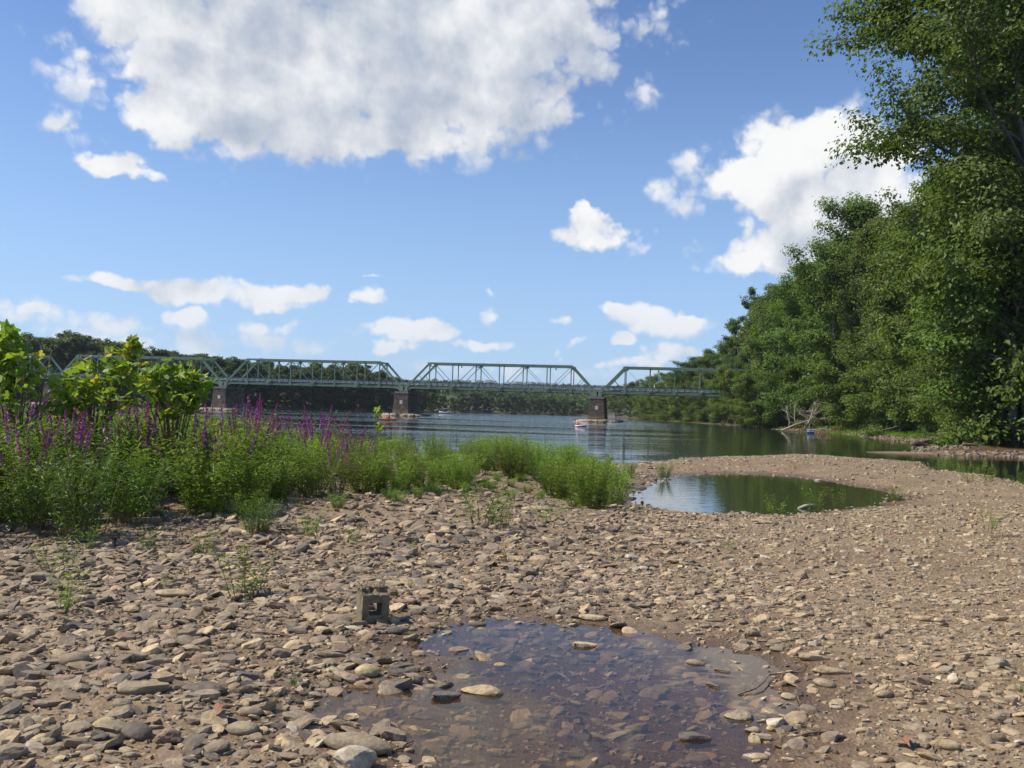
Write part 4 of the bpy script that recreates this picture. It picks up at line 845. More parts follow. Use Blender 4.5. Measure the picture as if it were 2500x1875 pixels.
def make_plant(seed, h, nst_, per, ll, lw, spread, spikes=0, mleaf=None, lowest=.12, mstem=None, spm=None):
    rg = np.random.default_rng(seed); st = MB(); B, D = [], []; sp = []
    for q in range(nst_):
        a = rg.uniform(0, 6.28); r = spread * .35 * math.sqrt(rg.random()); hh = h * rg.uniform(.62, 1.0); ln = rg.uniform(.05, .32) * spread / .5
        p0 = np.array([math.cos(a) * r, math.sin(a) * r, -.03]); top = p0 + np.array([math.cos(a) * ln, math.sin(a) * ln, hh]); tt = np.linspace(0, 1, 5)[:, None]
        P_ = p0 + (top - p0) * tt + np.array([math.cos(a), math.sin(a), 0]) * (tt ** 2 - tt) * .12 * h + rg.normal(size=(5, 3)) * .008; st.tube(P_, np.linspace(.006, .002, 5) * (h / .9) ** .5, 4, False)
        end = 1.0 if q >= spikes else .70
        for u in np.linspace(lowest, end, per):
            i = u * 4; i0 = min(int(i), 3); p = P_[i0] + (P_[i0 + 1] - P_[i0]) * (i - i0); az = rg.uniform(0, 6.28)
            for s_ in (0, math.pi):
                el = rg.uniform(.1, .9); B.append(p); D.append((math.cos(az + s_) * math.cos(el), math.sin(az + s_) * math.cos(el), math.sin(el)))
                if rg.random() < .35: B.append(p + rg.normal(size=3) * .03); D.append((math.cos(az + s_ + 1) * math.cos(el), math.sin(az + s_ + 1) * math.cos(el), math.sin(el)))
        if q < spikes:
            m_ = 56; u = np.linspace(.70, 1.0, m_); u[:4] = 1.0; pp = P_[2] + (P_[4] - P_[2]) * ((u - .5) / .5)[:, None]; rad = .024 * (1.12 - (u - .70) / .32)
            an = rg.uniform(0, 6.28, m_); d = np.stack([np.cos(an), np.sin(an), rg.uniform(-.2, .8, m_)], 1)
            sp.append(leaf_cards(pp + d * rad[:, None], rg.uniform(.020, .040, m_), d / np.linalg.norm(d, axis=1)[:, None], rg, np.clip(rg.normal(.5, .25, m_) + (.5 * (rg.random() < .12)), 0, 1), .8))
    B = np.array(B); D = np.array(D); n = len(B); V, F, L_ = blades(B, D, ll * rg.uniform(.6, 1.25, n), lw * rg.uniform(.7, 1.2, n), rg, np.clip(rg.normal(.5, .2, n) + .25 * (B[:, 2] / h - .55), 0, .92) + .1 * (rg.random(n) < .02))
    return dict(stem=st.mesh('stems', mstem or M_STEM, False), leaf=mesh('foliage', V, F, mleaf or M_PL, False, {'lc': ('FLOAT', L_)}), h=h, spikes=[mesh('flower_spike', *s_[:2], spm or M_PURP, False, {'lc': ('FLOAT', s_[2])}) for s_ in sp])
def place_plant(pr, name, x, y, h, rz, sx=1.0, z=None):
    s = h / pr['h']; r = empty(name, (x, y, z1(x, y) if z is None else z), rz); r.scale = (s * sx, s * sx, s)
    obj('stems', pr['stem'], r); obj('foliage', pr['leaf'], r)
    for m_ in pr['spikes']: obj('flower_spike', m_, r)
    return r
weeds = [make_plant(200 + i, .9, 30, 16, .105, .020, .60, lowest=.06, mleaf=M_PL) for i in range(5)]
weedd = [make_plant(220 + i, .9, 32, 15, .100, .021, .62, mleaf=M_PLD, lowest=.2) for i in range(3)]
dryw = [make_plant(270 + i, .9, 14, 7, .07, .013, .5, mleaf=M_DRY, lowest=.3) for i in range(2)]
loos = [make_plant(240 + i, 1.4, 17, 18, .085, .019, .62, spikes=11, lowest=.06, mleaf=M_LOOS) for i in range(4)]
loosb = [make_plant(250 + i, 1.1, 8, 13, .080, .017, .5, spikes=4, mleaf=M_LOOS, spm=M_PURB) for i in range(2)]
seedl = [make_plant(260 + i, .4, 5 + i, 9, .085, .014, .28, mleaf=M_PL, mstem=M_STEMR, lowest=.25) for i in range(4)]
FRONT = g([(-120, 1295), (0, 1300), (150, 1290), (330, 1272), (470, 1262), (560, 1262), (640, 1250), (700, 1228), (790, 1222), (880, 1214), (960, 1206), (1040, 1200), (1110, 1194), (1175, 1186), (1200, 1156), (1300, 1160), (1360, 1190), (1410, 1204), (1480, 1208), (1525, 1190), (1545, 1150), (1550, 1128)], .42)
VEG = [tuple(p) for p in FRONT] + [(2.2, 31.0), (-5, 27.5), (-10, 25.0), (-14, 19)]
TOPL = np.array([(-200, 985), (0, 985), (300, 990), (450, 1000), (560, 1005), (640, 1035), (700, 1042), (900, 1062), (1000, 1062), (1110, 1070), (1180, 1045), (1230, 1050), (1300, 1075), (1400, 1080), (1450, 1085), (1540, 1095), (1600, 1105)])
TOPS = np.array([(-200, 945), (0, 945), (250, 945), (380, 962), (480, 978), (540, 958), (600, 950), (640, 975), (680, 1005), (740, 1000), (770, 985), (830, 980), (870, 1010), (1000, 1030), (1600, 1070)])
rp = np.random.default_rng(33); pts = []
cand = rp.uniform((-14, 9), (7, 33), (9000, 2)); ins = sdf(VEG, cand[:, 0], cand[:, 1]); czz = zt(cand[:, 0], cand[:, 1])
for (x, y), s, zc_ in zip(cand, ins, czz):
    if s < -1.5 or zc_ < .03 or (s < 0 and (rp.random() > .50 * (1 + s / 1.5) or x > 1.5)): continue
    u, v = PIX((x, y, .45))
    if u < -130 or u > 1620: continue
    md = .46 + .020 * (y - 10)
    if all((x - a) ** 2 + (y - b) ** 2 > md * md for a, b in pts): pts.append((x, y))
    if len(pts) >= 430: break
def vreg(u): return 'at far left' if u < 120 else 'under the saplings' if u < 420 else 'left of the open water' if u < 700 else 'before the middle pier' if u < 1000 else 'before the open water' if u < 1300 else 'at the right tip'
ng = nl_ = 0
for (x, y) in pts:
    u, v = PIX((x, y, .45)); zb = z1(x, y); depth = sdf(VEG, np.array([x]), np.array([y]))[0]
    jit = rp.uniform(-6, 34) + 60 * max(0, 1 - depth / 1.3) * rp.random() + (70 + 30 * rp.random()) * (depth < 0)
    lo = (u < 880 and rp.random() < (.40 if u < 480 else .40 if u < 690 else .32)) and depth > .15
    tl = TOPS if lo else TOPL
    h = float(AT(u, np.interp(u, tl[:, 0], tl[:, 1]) + (jit * 1.3 if lo else jit), y)[2] - zb); h = min(max(h, .22), 1.75)
    row = 'front' if depth < .7 else 'middle' if depth < 3 else 'back'
    if not lo and u > 850 and depth > 2 and rp.random() < .12:
        r = place_plant(loosb[ng % 2], 'purple_loosestrife', x, y, h * 1.12, rp.uniform(0, 6.28)); LB.add(r, 'loosestrife with faded brown spikes %s' % vreg(u), 'plant', 'loosestrife in the weed bed', u); continue
    if not lo and rp.random() < .10:
        r = place_plant(dryw[ng % 2], 'dry_weed', x, y, h * .95, rp.uniform(0, 6.28)); LB.add(r, 'dry brown weed %s' % vreg(u), 'plant', 'dry weeds in the weed bed', u); continue
    if lo:
        r = place_plant(loos[nl_ % 4], 'purple_loosestrife', x, y, h, rp.uniform(0, 6.28), rp.uniform(.85, 1.1)); nl_ += 1
        LB.add(r, 'purple loosestrife, %s row, %s' % (row, vreg(u)), 'plant', 'loosestrife in the weed bed', u)
    else:
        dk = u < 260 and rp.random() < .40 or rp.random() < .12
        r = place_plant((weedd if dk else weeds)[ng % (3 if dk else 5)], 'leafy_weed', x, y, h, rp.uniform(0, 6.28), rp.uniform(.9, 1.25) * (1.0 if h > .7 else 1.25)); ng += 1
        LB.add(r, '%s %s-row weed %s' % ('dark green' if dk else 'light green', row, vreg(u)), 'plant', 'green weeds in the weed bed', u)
print('plants', len(pts), ng, nl_)
# single seedlings out on the gravel: base pixel, height in pixels
SEED = [(140, 1395, 105, 'bushy green seedling among the stones at the left edge'), (205, 1340, 70, 'green seedling right below the dark left weeds'), (157, 1497, 120, 'thin tall seedling with bare brown stem in the left gravel'), (598, 1463, 135, 'seedling with dark bare stems beside a dark stone'), (622, 1305, 95, 'bushy seedling in front of the weed bed, dark green'), (752, 1305, 70, 'low bright green seedling right of the dark bushy one'), (492, 1352, 62, 'low light green seedling tuft in the left gravel'), (350, 1345, 55, 'small seedling in the gap below the purple flowers'), (412, 1432, 40, 'flat grassy seedling beside the loaf-shaped stone'), (870, 1325, 55, 'small pale seedling below the middle weeds'), (1172, 1282, 120, 'tall loose seedling standing before the gap in the weeds'), (1215, 1290, 80, 'seedling right beside the tall loose one'), (1335, 1278, 62, 'low seedling behind the big tan stone'), (1240, 1367, 32, 'tiny green sprout in the middle gravel'), (1010, 1345, 26, 'tiny sprout above the concrete block'), (1622, 1172, 42, 'round green bush on the spit beside the pool'), (1890, 1252, 55, 'thin seedling at the near rim of the pool'), (1995, 1246, 74, 'tallest seedling at the near rim of the pool'), (2052, 1240, 56, 'loose seedling right of the tallest one by the pool'), (2186, 1222, 42, 'faint seedling at the right end of the pool'), (1940, 1136, 20, 'left of two tiny plants on the far gravel strip'), (1966, 1133, 24, 'right of two tiny plants on the far gravel strip'), (2366, 1176, 40, 'seedling on the right shore, left one'), (2418, 1182, 44, 'seedling on the right shore, middle one'), (2492, 1190, 40, 'seedling on the right shore at the picture edge'), (2412, 1296, 60, 'pale thin seedling in the far right gravel'), (1780, 1350, 36, 'thin sprout in the gravel below the pool'), (2252, 1560, 22, 'tiny bright sprout in the right gravel'), (2494, 1690, 36, 'bright sprout at the right edge near the bottom')]
for q, (px, py, hp, lab) in enumerate(SEED):
    zb = .4
    for _ in range(3): x, y = G(px, py, zb); zb = max(z1(x, y), 0.0 if py < 1260 else ZP - .1)
    r = place_plant(seedl[q % 4] if q not in (4, 15) else weedd[0], 'seedling', x, y, hp * y / FS, q * 1.3, 1.0 if q != 2 else .8, zb - .01); tag(r, lab, 'seedling', 'seedlings on the gravel')
# low green ground cover: grass under the weeds and on the right bank
n = 5200; cand = rp.uniform((-13, 9.5), (6, 26), (n, 2)); s = sdf(VEG, cand[:, 0], cand[:, 1]); k_ = (s > -.6) & (rp.random(n) < np.where(s > 0, .7, .35)); c_ = cand[k_]; zz = zt(c_[:, 0], c_[:, 1]); c_ = c_[zz > .03]; zz = zz[zz > .03]
B = np.repeat(np.column_stack([c_, zz - .005]), 3, 0) + rp.normal(size=(len(c_) * 3, 3)) * np.array([.03, .03, 0]); D = np.column_stack([rp.normal(size=(len(B), 2)) * .6, np.ones(len(B)) * .8])
V, F, L_ = blades(B, D, rp.uniform(.05, .16, len(B)), rp.uniform(.006, .014, len(B)), rp, np.clip(rp.normal(.5, .2, len(B)), 0, .95)); tag(obj('undergrowth', mesh('undergrowth', V, F, M_PL, False, {'lc': ('FLOAT', L_)})), 'low grass blades growing between the weeds', 'grass', kind='stuff')
Yg = rp.uniform(100, 155, 5000); Xg = np.array([xbank(v) for v in Yg]) + rp.uniform(1.8, 7, 5000); B = np.column_stack([Xg, Yg, zt(Xg, Yg)]); D = np.column_stack([rp.normal(size=(5000, 2)) * .5, np.ones(5000)])
V, F, L_ = blades(B, D, rp.uniform(.3, .8, 5000), rp.uniform(.05, .12, 5000), rp, np.clip(rp.normal(.6, .2, 5000), 0, .9)); tag(obj('bank_grass', mesh('bank_grass', V, F, M_PL, False, {'lc': ('FLOAT', L_)})), 'strip of bright grass on the right bank above the mud', 'grass', kind='stuff')

# ------------------------------------------------------------------ sycamore saplings with big lobed leaves
M_SYC = leaf_mat('sycamore_leaves', (.105, .185, .030), (.230, .310, .050), (.40, .33, .05), trans=.48, attr='none')
m, N, out = mat('sycamore_leaf'); oi = N.n('ShaderNodeObjectInfo'); c = N.mix(oi.outputs['Random'], (.13, .23, .035), (.33, .41, .07)); c = N.mix(N.mapr(oi.outputs['Random'], .90, .97, 0, 1), c, (.50, .40, .07))
b_ = N.n('ShaderNodeBsdfPrincipled', ins={'Base Color': c, 'Roughness': .5, 'Specular IOR Level': .35}); t_ = N.n('ShaderNodeBsdfTranslucent', ins={'Color': N.mix(1.0, c, (1.2, 1.25, .5), 'MULTIPLY')}); mx = N.n('ShaderNodeMixShader', ins={0: .45, 1: b_.outputs[0], 2: t_.outputs[0]}); N.link(mx.outputs[0], out.inputs[0]); M_SYC = m
bpy.data.materials.remove(bpy.data.materials['sycamore_leaves'])
def lobed(seed):
    rg = np.random.default_rng(seed); ang = np.radians([-90, -62, -38, -14, 6, 28, 52, 72, 90, 108, 128, 152, 174, 194, 218, 242]); rad = np.array([.10, .42, .52, .36, .60, .66, .44, .58, .95, .58, .44, .66, .60, .36, .52, .42]) * rg.uniform(.9, 1.1, 16)
    P_ = np.stack([np.cos(ang) * rad, np.sin(ang) * rad + .1, np.zeros(16)], 1); P_[:, 2] = .16 * abs(P_[:, 0]) - .22 * P_[:, 1] ** 2 + rg.normal(size=16) * .04
    V = np.concatenate([[[0, .1, 0]], P_]); F = np.array([[0, 1 + i, 1 + (i + 1) % 16] for i in range(16)]); return mesh('leaf', V, F, M_SYC, False)
LEAFS = [lobed(i) for i in range(5)]
def sapling(x, y, blobs, nlf, label, seed, size=.135):
    rg = np.random.default_rng(seed); zb = z1(x, y); r = empty('sycamore_sapling', (x, y, zb)); tk = MB(); C = []
    for (cx, cy, cz, rx, rz_) in blobs:
        for q in range(4):
            tip = np.array([cx + rg.normal() * rx * .6, cy + rg.normal() * rx * .4, cz + rg.uniform(-.3, .95) * rz_]); base = np.array([x + rg.normal() * .05, y + rg.normal() * .05, zb - .05]); md = base * .5 + tip * .5 + np.array([(x - cx) * .25, 0, .25]); tt = np.linspace(0, 1, 8)[:, None]
            P_ = (1 - tt) ** 2 * base + 2 * tt * (1 - tt) * md + tt ** 2 * tip; tk.tube(P_ - np.array([x, y, zb]), np.linspace(.018, .005, 8) * (1 if nlf > 50 else .3), 5)
    obj('stem', tk.mesh('stem', M_STEM, True), r)
    for q in range(nlf):
        cx, cy, cz, rx, rz_ = blobs[rg.integers(len(blobs))]; d = rg.normal(size=3); d /= np.linalg.norm(d); rr = rg.uniform(.45, 1.0); p = np.array([cx + d[0] * rx * rr, cy + d[1] * rx * .8 * rr, cz + d[2] * rz_ * rr])
        s = size * rg.uniform(.65, 1.25); o = obj('leaf', LEAFS[rg.integers(5)], r, tuple(p - np.array([x, y, zb])), (rg.normal(.75, .55), rg.normal(0, .55), rg.uniform(0, 6.28)), (s, s, s))
    return tag(r, label, 'sapling', 'sycamore saplings')
def blob(px, py, Y, rx, ry): p = AT(px, py, Y); return (p[0], p[1], p[2], rx * Y / FS, ry * Y / FS)
p = AT(40, 1000, 12.6); sapling(p[0], 12.6, [blob(10, 850, 12.6, 55, 50), blob(40, 900, 12.6, 80, 65), blob(60, 950, 12.5, 80, 60), blob(-30, 930, 12.6, 70, 80)], 290, 'sycamore sapling cut by the left edge of the picture', 1)
p = AT(230, 1000, 13.0); sapling(p[0], 13.0, [blob(230, 925, 13.0, 75, 60), blob(300, 895, 13.0, 55, 55), blob(185, 960, 13.0, 55, 60), blob(325, 855, 13.0, 22, 24), blob(290, 965, 12.9, 80, 55), blob(170, 985, 12.8, 50, 45)], 295, 'tallest sycamore sapling in front of the left bridge span', 2)
p = AT(430, 1000, 13.6); sapling(p[0], 13.6, [blob(420, 920, 13.6, 60, 45), blob(470, 950, 13.6, 42, 50), blob(370, 940, 13.6, 60, 55), blob(430, 985, 13.5, 75, 45)], 270, 'sycamore sapling ending just left of the overgrown pier', 3)
p = AT(918, 1040, 17.5); sapling(p[0], 17.5, [blob(920, 1010, 17.5, 12, 16), blob(925, 1045, 17.5, 10, 14)], 14, 'small lone sapling tip in front of the middle pier', 4, .10)

# ------------------------------------------------------------------ dead wood
M_DEAD = noisy('bleached_wood', (.30, .26, .21), (.44, .38, .31), 5, .9, .6, .02)
M_DEADD = noisy('dark_driftwood', (.10, .075, .055), (.16, .12, .09), 5, .95, .6, .02)
M_TWIG = noisy('twig_bark', (.13, .085, .055), (.20, .14, .09), 40, .9, .3, .003)
def dead_tree(name, x, y, stems, label, seed, m_=M_DEAD, z=None):
    rg = np.random.default_rng(seed); zb = z1(x, y) if z is None else z; r = empty(name, (x, y, zb)); tk = MB(); br = MB()
    for (p, d, ln, rad, nb) in stems:
        c = curve(p, d, ln, 9, rg, .0, .13); tk.tube(c, np.linspace(rad, rad * .3, 10), 7)
        for q in range(nb):
            u = rg.uniform(.2, 1); i0 = min(int(u * 9), 8); d2 = c[min(i0 + 1, 9)] - c[i0]; d2 = d2 / np.linalg.norm(d2) + rg.normal(size=3) * .75; d2[2] = abs(d2[2]) * .8; b_ = curve(c[i0], d2, ln * rg.uniform(.18, .45), 6, rg, .1, .22); br.tube(b_, np.linspace(rad * .35, rad * .06 + .006, 7), 5)
            for w_ in range(4): b3 = curve(b_[rg.integers(2, 6)], d2 + rg.normal(size=3) * .8, ln * rg.uniform(.08, .2), 4, rg, .1, .25); br.tube(b3, np.linspace(rad * .12 + .006, .008, 5), 4)
    tk.build('trunk', m_, r, True)
    if br.V: br.build('branches', m_, r, True)
    return tag(r, label, 'driftwood', 'dead wood along the right bank')
p = G(1975, 1051, .2); dead_tree('fallen_tree', p[0], p[1] + .5, [((-4.2, 0, -.1), (1, .1, .42), 6.5, .16, 7), ((-.5, .3, .2), (.35, 0, 1), 4.8, .15, 10), ((1.6, .2, .2), (-.5, .2, .75), 4.0, .11, 9), ((-1.5, 1, .3), (-.2, .2, .9), 3.8, .10, 11), ((-.3, -.8, .1), (1, -.2, -.05), 3.0, .10, 3), ((-2.6, 1.6, .2), (.1, .1, 1), 4.2, .07, 12), ((.6, 1.5, .2), (.3, .1, .9), 4.5, .07, 12)], 'tangled bleached fallen tree lying on the right bank', 5)
p = G(2048, 1050, .2); dead_tree('dead_sapling', p[0], p[1], [((0, 0, -.1), (.05, 0, 1), 5.2, .09, 6)], 'upright bare dead trunk just right of the fallen tree', 6)
p = G(1822, 1037, .1); dead_tree('driftwood_log', p[0], p[1], [((-2.8, 0, .35), (1, 0, .05), 5.8, .26, 1)], 'pale bent log lying at the waterline left of the fallen tree', 7)
p = G(2140, 1064, .1); dead_tree('driftwood_log', p[0], p[1], [((-1.9, 0, .25), (1, 0, .0), 3.6, .17, 1)], 'short log on the mud below the grass strip', 8, M_DEADD)
p = G(2290, 1090, .1); dead_tree('root_wad', p[0], p[1], [((-2, 0, .3), (1, .15, -.02), 3.8, .28, 5), ((-1.2, .4, .3), (1, .1, .35), 2.4, .20, 4), ((.4, 0, .2), (.7, -.4, -.1), 1.9, .16, 3)], 'dark root wad washed up on the mud at the right', 9, M_DEADD)
p = G(2380, 1098, .1); dead_tree('driftwood_log', p[0], p[1], [((-.9, 0, .15), (1, 0, .08), 1.7, .13, 1)], 'stub of dark driftwood right of the root wad', 10, M_DEADD)
p = G(1972, 1236, .05); r = empty('driftwood_stick', (p[0], p[1], z1(*p))); b = MB(); b.tube([(-.22, -.06, .05), (-.08, 0, .09), (.06, .03, .12), (.2, .06, .13)], [.035, .045, .04, .02], 7); b.build('wood', M_DEAD, r, True); tag(r, 'pale bleached stick on the near rim of the pool', 'stick')
TW = [((1795, 1690), (1985, 1625), .0055, 'long thin twig reaching from the puddle right side over the mud'), ((1815, 1745), (1838, 1720), .005, 'short pale twig leaning on the grey green rock'), ((1945, 1795), (2048, 1788), .008, 'knobbly stick on the mud below the puddle right arm'), ((1950, 1690), (1952, 1735), .005, 'dark twig at the right tip of the puddle'), ((1690, 1487), (1700, 1508), .004, 'small curled twig behind the puddle'), ((1810, 1575), (1830, 1540), .006, 'brown twig beside the white shell'), ((2275, 1800), (2280, 1875), .004, 'thin straight stem at the bottom right'), ((2238, 1793), (2290, 1802), .004, 'thin pale twig crossing the straight stem'), ((610, 1545), (720, 1560), .010, 'rotten wood splinters in the left gravel'), ((1745, 1627), (1783, 1635), .007, 'cut twig floating in the right of the puddle'), ((1725, 1662), (1757, 1672), .010, 'short bamboo-like stick floating in the puddle'), ((960, 1830), (1010, 1800), .006, 'dark thin twig at the bottom left of the puddle'), ((1900, 1465), (1930, 1470), .005, 'curved twig in the right gravel'), ((745, 1300), (830, 1318), .008, 'stick lying under the front weeds'), ((2330, 1690), (2400, 1735), .004, 'straw stem in the far right gravel')]
for (a, b_, rad, lab) in TW:
    pa = G(*a, .45); pb = G(*b_, .45); rgk = np.random.default_rng(int(a[0])); tt = np.linspace(0, 1, 7); L2 = np.linalg.norm(pb - pa); xy = pa + (pb - pa) * tt[:, None] + rgk.normal(size=(7, 2)) * L2 * .025
    zz = np.maximum(zt(xy[:, 0], xy[:, 1]), ZP if 'float' in lab or 'puddle' in lab else 0) + rad * .8 + .03 * L2 * np.sin(tt * 3.1)
    o3 = np.array([pa[0], pa[1], zz[0]]); bb = MB(); bb.tube(np.column_stack([xy, zz]) - o3, np.linspace(rad, rad * .45, 7), 6)
    mid = (xy[3] - pa); 
    if L2 > .15: bb.tube(np.array([[*mid, zz[3] - o3[2]], [mid[0] + L2 * .12, mid[1] + L2 * .08, zz[3] - o3[2] + L2 * .07]]), [rad * .5, rad * .2], 5)
    tag(bb.build('twig', M_TWIG, None, True, tuple(o3)), lab, 'twig', 'twigs on the gravel')
M_DLEAF = noisy('dead_leaf', (.17, .075, .035), (.27, .13, .065), 30, .75, .2, .003)
for (px, py, sz, rx, lab) in ((525, 1765, .075, .9, 'curled brown dead leaf standing among the front left stones'), (2200, 1822, .085, .25, 'flat pinkish brown dead leaf at the bottom right'), (495, 1772, .04, .2, 'small flat brown leaf beside the curled one')):
    x, y = G(px, py, .45); me = LEAFS[1].copy(); me.materials.clear(); me.materials.append(M_DLEAF); tag(obj('dead_leaf', me, None, (x, y, z1(x, y) + sz * .45 * rx + .02), (rx, .2, px * .01), (sz, sz, sz)), lab, 'leaf', 'dead leaves')
me = LEAFS[2].copy(); me.materials.clear(); me.materials.append(M_PL); x, y = G(716, 1675, .45); tag(obj('fresh_leaf', me, None, (x, y, z1(x, y) + .02), (.9, .3, .4), (.028, .045, .03)), 'single bright green leaf on the mud left of the puddle', 'leaf')

# ------------------------------------------------------------------ people and boats
def flat(name, c, r=.7): return noisy(name, tuple(v * .92 for v in c), c, 8, r, .1, .005)
SKIN = flat('skin', (.50, .32, .23), .55); HAIR = flat('hair_brown', (.06, .04, .025)); CAPW = flat('white_cloth', (.75, .75, .73)); DARKC = flat('dark_cloth', (.035, .04, .05)); ORNG = flat('orange_cloth', (.75, .22, .05)); REDC = flat('red_cloth', (.45, .06, .05)); BLUEC = flat('blue_cloth', (.08, .16, .36)); NAVY = flat('denim_cloth', (.05, .07, .13)); KHAKI = flat('khaki_cloth', (.30, .25, .17))
def skin_mesh(name, J, E, R_, m_, root=0, sub=1):
    me = bpy.data.meshes.new(name); me.from_pydata([tuple(j) for j in J], E, []); o = bpy.data.objects.new(name, me); COL.objects.link(o)
    md = o.modifiers.new('s', 'SKIN'); md.use_smooth_shade = True
    for i, v in enumerate(me.skin_vertices[0].data): v.radius = (R_[i], R_[i]) if np.isscalar(R_[i]) else R_[i]; v.use_root = (i == root)
    sb = o.modifiers.new('b', 'SUBSURF'); sb.levels = sub; sb.render_levels = sub
    d_ = bpy.context.evaluated_depsgraph_get(); res = bpy.data.meshes.new_from_object(o.evaluated_get(d_)); bpy.data.objects.remove(o); res.materials.clear(); res.materials.append(m_); return res
def person_meshes(pose):
    if pose == 'walk': leg = [((.09, 0, .93), (.10, -.12, .50), (.10, .02, .07), (.10, -.14, .04)), ((-.09, 0, .93), (-.10, .10, .50), (-.10, .26, .10), (-.10, .12, .04))]; arm = [((.19, 0, 1.42), (.25, .10, 1.16), (.25, -.02, .92), (.24, -.08, .84)), ((-.19, 0, 1.42), (-.25, -.10, 1.16), (-.24, -.28, 1.0), (-.23, -.35, .95))]; oz = 0
    else: leg = [((.09, 0, .13), (.13, -.42, .26), (.13, -.80, .12), (.13, -.92, .20)), ((-.09, 0, .13), (-.13, -.42, .26), (-.13, -.80, .12), (-.13, -.92, .20))]; arm = [((.19, 0, .62), (.27, -.12, .40), (.26, -.36, .42), (.25, -.44, .44)), ((-.19, 0, .62), (-.27, -.12, .40), (-.26, -.36, .42), (-.25, -.44, .44))]; oz = -.80
    T = [(0, 0, .95 + oz), (0, 0, 1.10 + oz), (0, .01, 1.28 + oz), (0, 0, 1.44 + oz), (0, -.01, 1.53 + oz), (0, -.03, 1.62 + oz), (0, -.03, 1.72 + oz)]; Rr = [(.15, .11), (.13, .10), (.16, .11), (.13, .09), .055, .085, .07]
    J = list(T); E = [(i, i + 1) for i in range(6)]; Q = list(Rr)
    def chain(src, pts_, rad): 
        b = src
        for p_, r_ in zip(pts_, rad): J.append(p_); Q.append(r_); E.append((b, len(J) - 1)); b = len(J) - 1
    for l_ in leg: chain(0, l_, (.085, .06, .042, .035))
    for a_ in arm: chain(3, a_, (.055, .042, .034, .03))
    body = skin_mesh('body', J, E, Q, SKIN, 0)
    J, E, Q = [T[0], T[1], T[2], T[3]], [(0, 1), (1, 2), (2, 3)], [(.16, .12), (.145, .115), (.175, .125), (.145, .10)]
    for a_ in arm: chain(3, a_[:2], (.066, .055))
    shirt = skin_mesh('shirt', J, E, Q, CAPW, 0)
    J, E, Q = [T[0]], [], [(.165, .125)]
    for l_ in leg: chain(0, l_[:2], (.098, .075))
    J.append((0, 0, T[0][2] + .08)); Q.append((.15, .115)); E.append((0, len(J) - 1)); shorts = skin_mesh('shorts', J, E, Q, NAVY, 0)
    V, F = ICO[2]; hv = V * np.array([.095, .11, .10]) + np.array([0, .0, 1.69 + oz]); hv[:, 2] = np.maximum(hv[:, 2], 1.65 + oz); hair = mesh('hair', hv, F, HAIR, True)
    return body, shirt, shorts, hair
PM = {p_: person_meshes(p_) for p_ in ('walk', 'sit')}
def person(pose, loc, rz, top, low, hair, label, group):
    r = empty('person', loc, rz); 
    for me, nm, m_ in zip(PM[pose], ('body', 'shirt', 'shorts', 'hair'), (None, top, low, hair)):
        o = obj(nm, me, r)
        if m_: o.material_slots[0].link = 'OBJECT'; o.material_slots[0].material = m_
    return tag(r, label, 'person', group)
GB = 'people crossing the bridge'
for (px, back, dirn, top, low, hair, lab) in [(1177, 1.2, 1, DARKC, DARKC, CAPW, 'person in dark clothes and white cap on the middle span, leftmost'), (1291, 1.6, -1, DARKC, NAVY, HAIR, 'person in dark clothes standing above the middle of the bridge rail'), (1357, 1.0, 1, CAPW, REDC, CAPW, 'person in white shirt and red shorts on the middle span'), (1375, 1.3, 1, DARKC, NAVY, HAIR, 'person in dark shirt just right of the white and red one'), (1527, 1.0, -1, ORNG, DARKC, HAIR, 'person in orange shirt at the left of the last span'), (1598, 1.3, 1, CAPW, NAVY, CAPW, 'person in white shirt on the last span, left of the pair'), (1626, 1.0, 1, CAPW, KHAKI, CAPW, 'person in white shirt walking in a pair on the last span'), (1631, 1.6, 1, REDC, NAVY, HAIR, 'person in red shirt walking in a pair on the last span')]:
    # on the line of the near footway
    best = None
    for q in np.linspace(-L * 3, L, 4000):
        p = P3 + BD * q + np.array([math.sin(BETA), math.cos(BETA)]) * back
        u = PIX((p[0], p[1], 8))[0]
        if best is None or abs(u - px) < best[0]: best = (abs(u - px), p)
    p = best[1]; person('walk', (p[0], p[1], ZD - .01), -BETA + (math.pi / 2 if dirn > 0 else -math.pi / 2), top, low, hair, lab, GB)
def hull(name, Ln, Wd, Ht, m_, parent, open_=False):
    n = 13; V = []; 
    for i in range(n):
        t = i / (n - 1) * 2 - 1; w_ = Wd / 2 * (1 - abs(t) ** 2.2) ** .8 + .01; k_ = -.10 * Ht + .45 * Ht * abs(t) ** 3; tp = Ht * (.75 + .35 * t * t)
        for (a, b) in ((-1, 1), (-.95, .55), (-.55, .1), (0, 0), (.55, .1), (.95, .55), (1, 1), (0, 1.12 if not open_ else .5)): V.append((t * Ln / 2, a * w_, k_ + (tp - k_) * b))
    Q = [[i * 8 + j, (i + 1) * 8 + j, (i + 1) * 8 + (j + 1) % 8, i * 8 + (j + 1) % 8] for i in range(n - 1) for j in range(8)]
    b = MB(); b.add(V, Q); return b.build(name, m_, parent, True)
KAY = flat('kayak_orange', (.80, .24, .06), .35); KAYW = flat('kayak_white', (.80, .78, .74), .35); PINK = flat('float_pink', (.72, .46, .52), .4); BLUEB = flat('boat_blue', (.06, .25, .55), .4); BLK = flat('black_plastic', (.03, .03, .03), .5)
p = G(948, 1026, 0); r = empty('kayak', (p[0], p[1], -.02), .06); hull('hull', 2.7, .75, .32, KAY, r); b = MB(); b.tube([(-.55, 0, .37), (-.3, .2, .38), (.2, .2, .38), (.4, 0, .37), (.2, -.2, .38), (-.3, -.2, .38), (-.55, 0, .37)], .035, 6); b.build('cockpit_rim', BLK, r, True)
